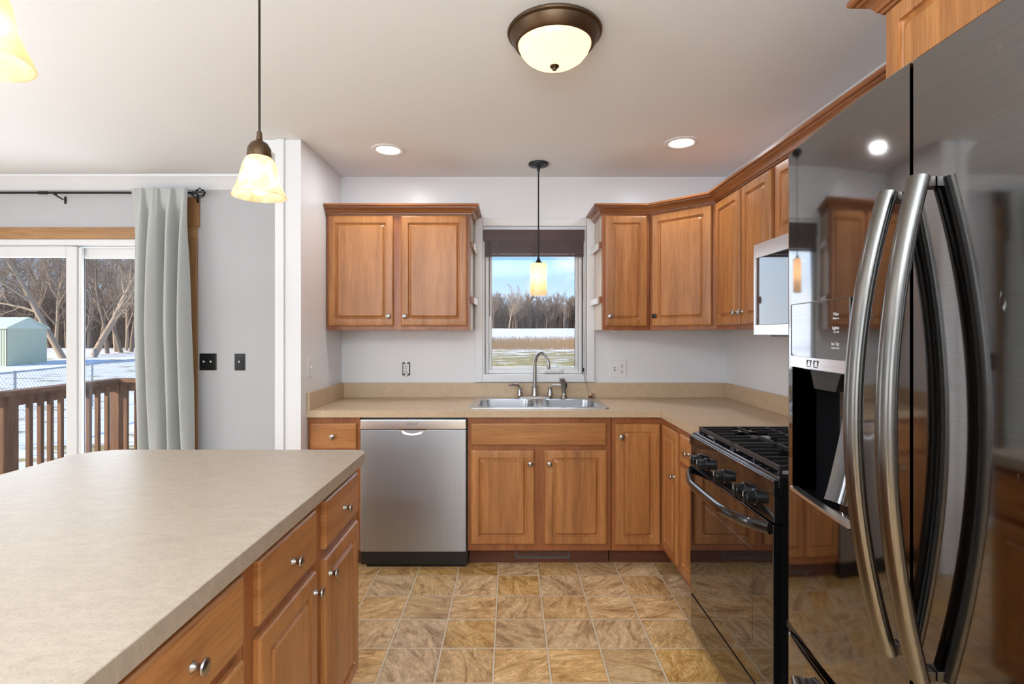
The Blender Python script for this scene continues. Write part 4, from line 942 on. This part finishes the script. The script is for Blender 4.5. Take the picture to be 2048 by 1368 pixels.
# chain link fence
t = thing('chain_link_fence', 'low chain link fence across the snowy yard behind the deck', 'fence', (-12, 14, -.7))
fpt = lambda s_: Vector((-10.4 - .225 * (s_), 8.4 + s_, 0))
ftop = lambda s_: gz(*fpt(s_).xy) + 1.20
prev = None
MB().tube([(fpt(s_).x, fpt(s_).y, ftop(s_)) for s_ in lin(0, 22, 22)], .021, 8).build('top_rail', M['galv'], t)
for s_ in (.6, 3.6, 6.7, 9.6, 12.5, 15.4, 18.4, 21.6):
    p = fpt(s_); MB().tube([(p.x, p.y, gz(p.x, p.y) - .05), (p.x, p.y, ftop(s_) + .03)], .028, 8).build('post', M['galv'], t)
wm = MB(); step = .115
n = int(22 / step)
for k in range(-11, n + 1):
    for dr in (1, -1):
        a = k * step if dr > 0 else k * step + 1.15; b = a + dr * 1.15
        s0, s1 = (a, b)
        c0, c1 = max(0, min(22, s0)), max(0, min(22, s1))
        if abs(c0 - c1) < .05: continue
        h0 = (c0 - s0) / (s1 - s0); h1 = (c1 - s0) / (s1 - s0)
        p, q = fpt(c0), fpt(c1); z0 = gz(*p.xy) + .03; z1 = gz(*q.xy) + .03
        wm.tube([(p.x, p.y, z0 + 1.15 * h0), (q.x, q.y, z1 + 1.15 * h1)], .0035, 3, cap=False)
wm.build('wire_mesh', M['galv'], t, weld=False)
# shed
t = thing('garden_shed', 'small pale green metal shed standing on the snow behind the fence', 'shed', (-31, 32.3, -.7))
sx0, sx1, sy0, sy1, sb, se, sr = -33.2, -29.45, 31.0, 33.67, -.72, 1.66, 2.28
wl = MB(); yy = lin(sy0, sy1, 54)
rib = lambda i: .03 if i % 3 == 0 else 0
wl.ring_skin([[Vector((sx1 + rib(i), y, z)) for i, y in enumerate(yy)] for z in (sb, se)], closed=False, cap0=False, cap1=False)
xx = lin(sx0, sx1, 72)
wl.ring_skin([[Vector((x, sy0 - rib(i), z)) for i, x in enumerate(xx)] for z in (sb, se)], closed=False, cap0=False, cap1=False)
wl.box(sx0, sx1 - .03, sy0 + .03, sy1, sb, se)
wl.build('walls', M['shed'], t, ang=20)
ym = (sy0 + sy1) / 2
MB().prism([(sy0 - .03, se), (sy1 + .03, se), (ym, sr)], sx1 - .02, sx1 + .04, 'X').build('gable', M['shed_white'], t)
MB().prism([(sy0 - .12, se - .02), (ym, sr + .0), (sy1 + .12, se - .02), (sy1 + .12, se + .05), (ym, sr + .08), (sy0 - .12, se + .05)], sx0 - .1, sx1 + .14, 'X').build('roof', M['shed_white'], t)
# trees
def tree_mesh(name, seed, h, r0, lean=(0, 0), mat=None, lvl=3, kids=(9, 6, 5, 4), start=.28, spread=.75, twig=.012):
    rnd = random.Random(seed); mb = MB()
    def branch(p, d, ln, r, level):
        nseg = (7, 5, 4, 3)[min(level, 3)]; pts = [p.copy()]; rad = [r]; q = p.copy(); dr = d.copy()
        for i in range(nseg):
            j = .10 + .10 * level
            dr = (dr + Vector((rnd.uniform(-j, j), rnd.uniform(-j, j), rnd.uniform(-j, j) * .7 + .03))).normalized()
            q = q + dr * (ln / nseg); pts.append(q.copy()); rad.append(max(twig * .7, r * (1 - .8 * (i + 1) / nseg)))
        mb.tube(pts, rad, (7, 5, 3, 3)[min(level, 3)], cap=False)
        if level >= lvl: return
        n = kids[level]
        for k in range(n):
            s_ = (start if level == 0 else .22) + (1 - (start if level == 0 else .22)) * (k + rnd.random() * .8) / n
            f = s_ * nseg; i = min(nseg - 1, int(f)); pp = pts[i].lerp(pts[i + 1], f - i); rr = rad[i] + (rad[i + 1] - rad[i]) * (f - i)
            base = (pts[i + 1] - pts[i]).normalized(); a = rnd.uniform(0, 2 * PI)
            u = base.orthogonal().normalized(); w = base.cross(u)
            sp_ = spread * rnd.uniform(.7, 1.3)
            nd = (base * math.cos(sp_) + (u * math.cos(a) + w * math.sin(a)) * math.sin(sp_)); nd.z += .12; nd.normalize()
            branch(pp, nd, ln * rnd.uniform(.38, .62) * (1.1 - .45 * s_), max(twig, rr * rnd.uniform(.45, .65)), level + 1)
    branch(Vector((0, 0, -.15)), Vector((lean[0], lean[1], 1)).normalized(), h, r0, 0)
    bm = mb.bm; me = bpy.data.meshes.new(name); bm.to_mesh(me); bm.free()
    me.polygons.foreach_set('use_smooth', [True] * len(me.polygons)); me.materials.append(mat or M['bark']); return me
def put_tree(name, me, x, y, rz, sc, label, group=None):
    o = bpy.data.objects.new(name, me); C.objects.link(o); o.location = (x, y, gz(x, y)); o.rotation_euler = (0, 0, rz); o.scale = (sc, sc, sc)
    return tag(o, label, 'tree', group)
rr = random.Random(11)
ray = lambda px, Y: (px - 1020) * Y / F
big = tree_mesh('leaning_tree', 5, 11, .25, (.42, .1), None, 3, (15, 10, 7, 5), .25, .8, .014)
put_tree('leaning_tree', big, ray(186, 40), 40, 0, 1.0, 'thick trunked bare tree leaning right, seen through the right patio door pane')
big2 = tree_mesh('spreading_tree', 9, 13, .21, (-.55, .05), None, 3, (16, 10, 7, 5), .25, .85, .014)
put_tree('spreading_tree', big2, ray(128, 37), 37, 0, 1.05, 'large bare tree leaning left over the green shed')
prot = [tree_mesh('bare_tree', 20 + k, 9, .15, (rr.uniform(-.12, .12), 0), M['bark'] if k % 2 else M['bark_dark'], 3, (12, 9, 6, 4), .2, .7, .013) for k in range(4)]
near = [(215, 42), (232, 44), (243, 43), (252, 46), (262, 44), (275, 47), (290, 45), (310, 48), (200, 47), (176, 50), (160, 49), (148, 52), (135, 50), (112, 47), (98, 50), (84, 52), (66, 48), (48, 51), (30, 49), (12, 52), (-8, 50), (-30, 53), (-60, 52), (-90, 50), (340, 50), (370, 52), (225, 55), (185, 58), (60, 58), (20, 60), (258, 58), (105, 60)]
for i, (px, Y) in enumerate(near):
    put_tree('bare_tree', prot[i % 4], ray(px, Y), Y, rr.uniform(0, 6.28), rr.uniform(.8, 1.2), 'bare winter tree in the woods behind the shed and fence', 'bare trees behind the fence')
far = [tree_mesh('bare_tree', 40 + k, 8.5, .16, (rr.uniform(-.1, .1), 0), M['bark_dark'], 3, (11, 6, 5, 3), .2, .6, .035) for k in range(4)]
for i in range(110):
    px = 860 + 420 * (i + rr.uniform(-.4, .4)) / 110; Y = rr.uniform(149, 168)
    put_tree('bare_tree', far[i % 4], ray(px, Y), Y, rr.uniform(0, 6.28), rr.uniform(.72, 1.02), 'bare tree in the distant tree line beyond the snowy field', 'trees in the distant tree line')
tall = tree_mesh('tall_tree', 77, 14, .32, (.05, 0), None, 3, (14, 8, 6, 4), .3, .6, .04)
put_tree('tall_tree', tall, ray(1018, 147), 147, 0, .66, 'tallest bare tree rising above the distant tree line left of the pendant')
def thicket(name, label, n, xf, yf, hmin, hmax, r, mat, cat, lean=.25, seed=1):
    rnd = random.Random(seed); mb = MB()
    for i in range(n):
        Y = rnd.uniform(*yf); x = ray(rnd.uniform(*xf), Y); z = gz(x, Y) - .05; h = rnd.uniform(hmin, hmax)
        a, b = rnd.uniform(-lean, lean), rnd.uniform(-lean, lean)
        mb.tube([(x, Y, z), (x + a * h * .5, Y + b * h * .5, z + h * .55), (x + a * h * 1.3, Y + b * h, z + h)], [r, r * .8, r * .35], 3, cap=False)
    o = mb.build(name, mat, None, weld=False); return tag(o, label, cat, None, 'stuff')
thicket('woodland_brush', 'tangled brown brush filling the woods behind the shed', 9000, (-120, 420), (50, 66), .8, 6.2, .028, M['brush'], 'brush', .5, 2)
thicket('distant_brush', 'dense brown undergrowth along the distant tree line', 7000, (840, 1300), (150, 172), 2, 7.5, .07, M['brush'], 'brush', .35, 3)
thicket('reed_strip', 'strip of tall tan grass across the meadow outside the kitchen window', 7000, (900, 1230), (47, 60), .25, 1.15, .016, M['reed'], 'grass', .25, 4)
st = MB().lathe([(.16, -.1), (.15, .35), (.13, .62), (.001, .64)], (0, 0, 0), 10, cap0=True, cap1=True)
o = st.build('tree_stump', M['stump'], None, world=False, loc=(ray(190, 38), 38, gz(ray(190, 38), 38))); tag(o, 'small grey stump beside the leaning tree trunk', 'stump')
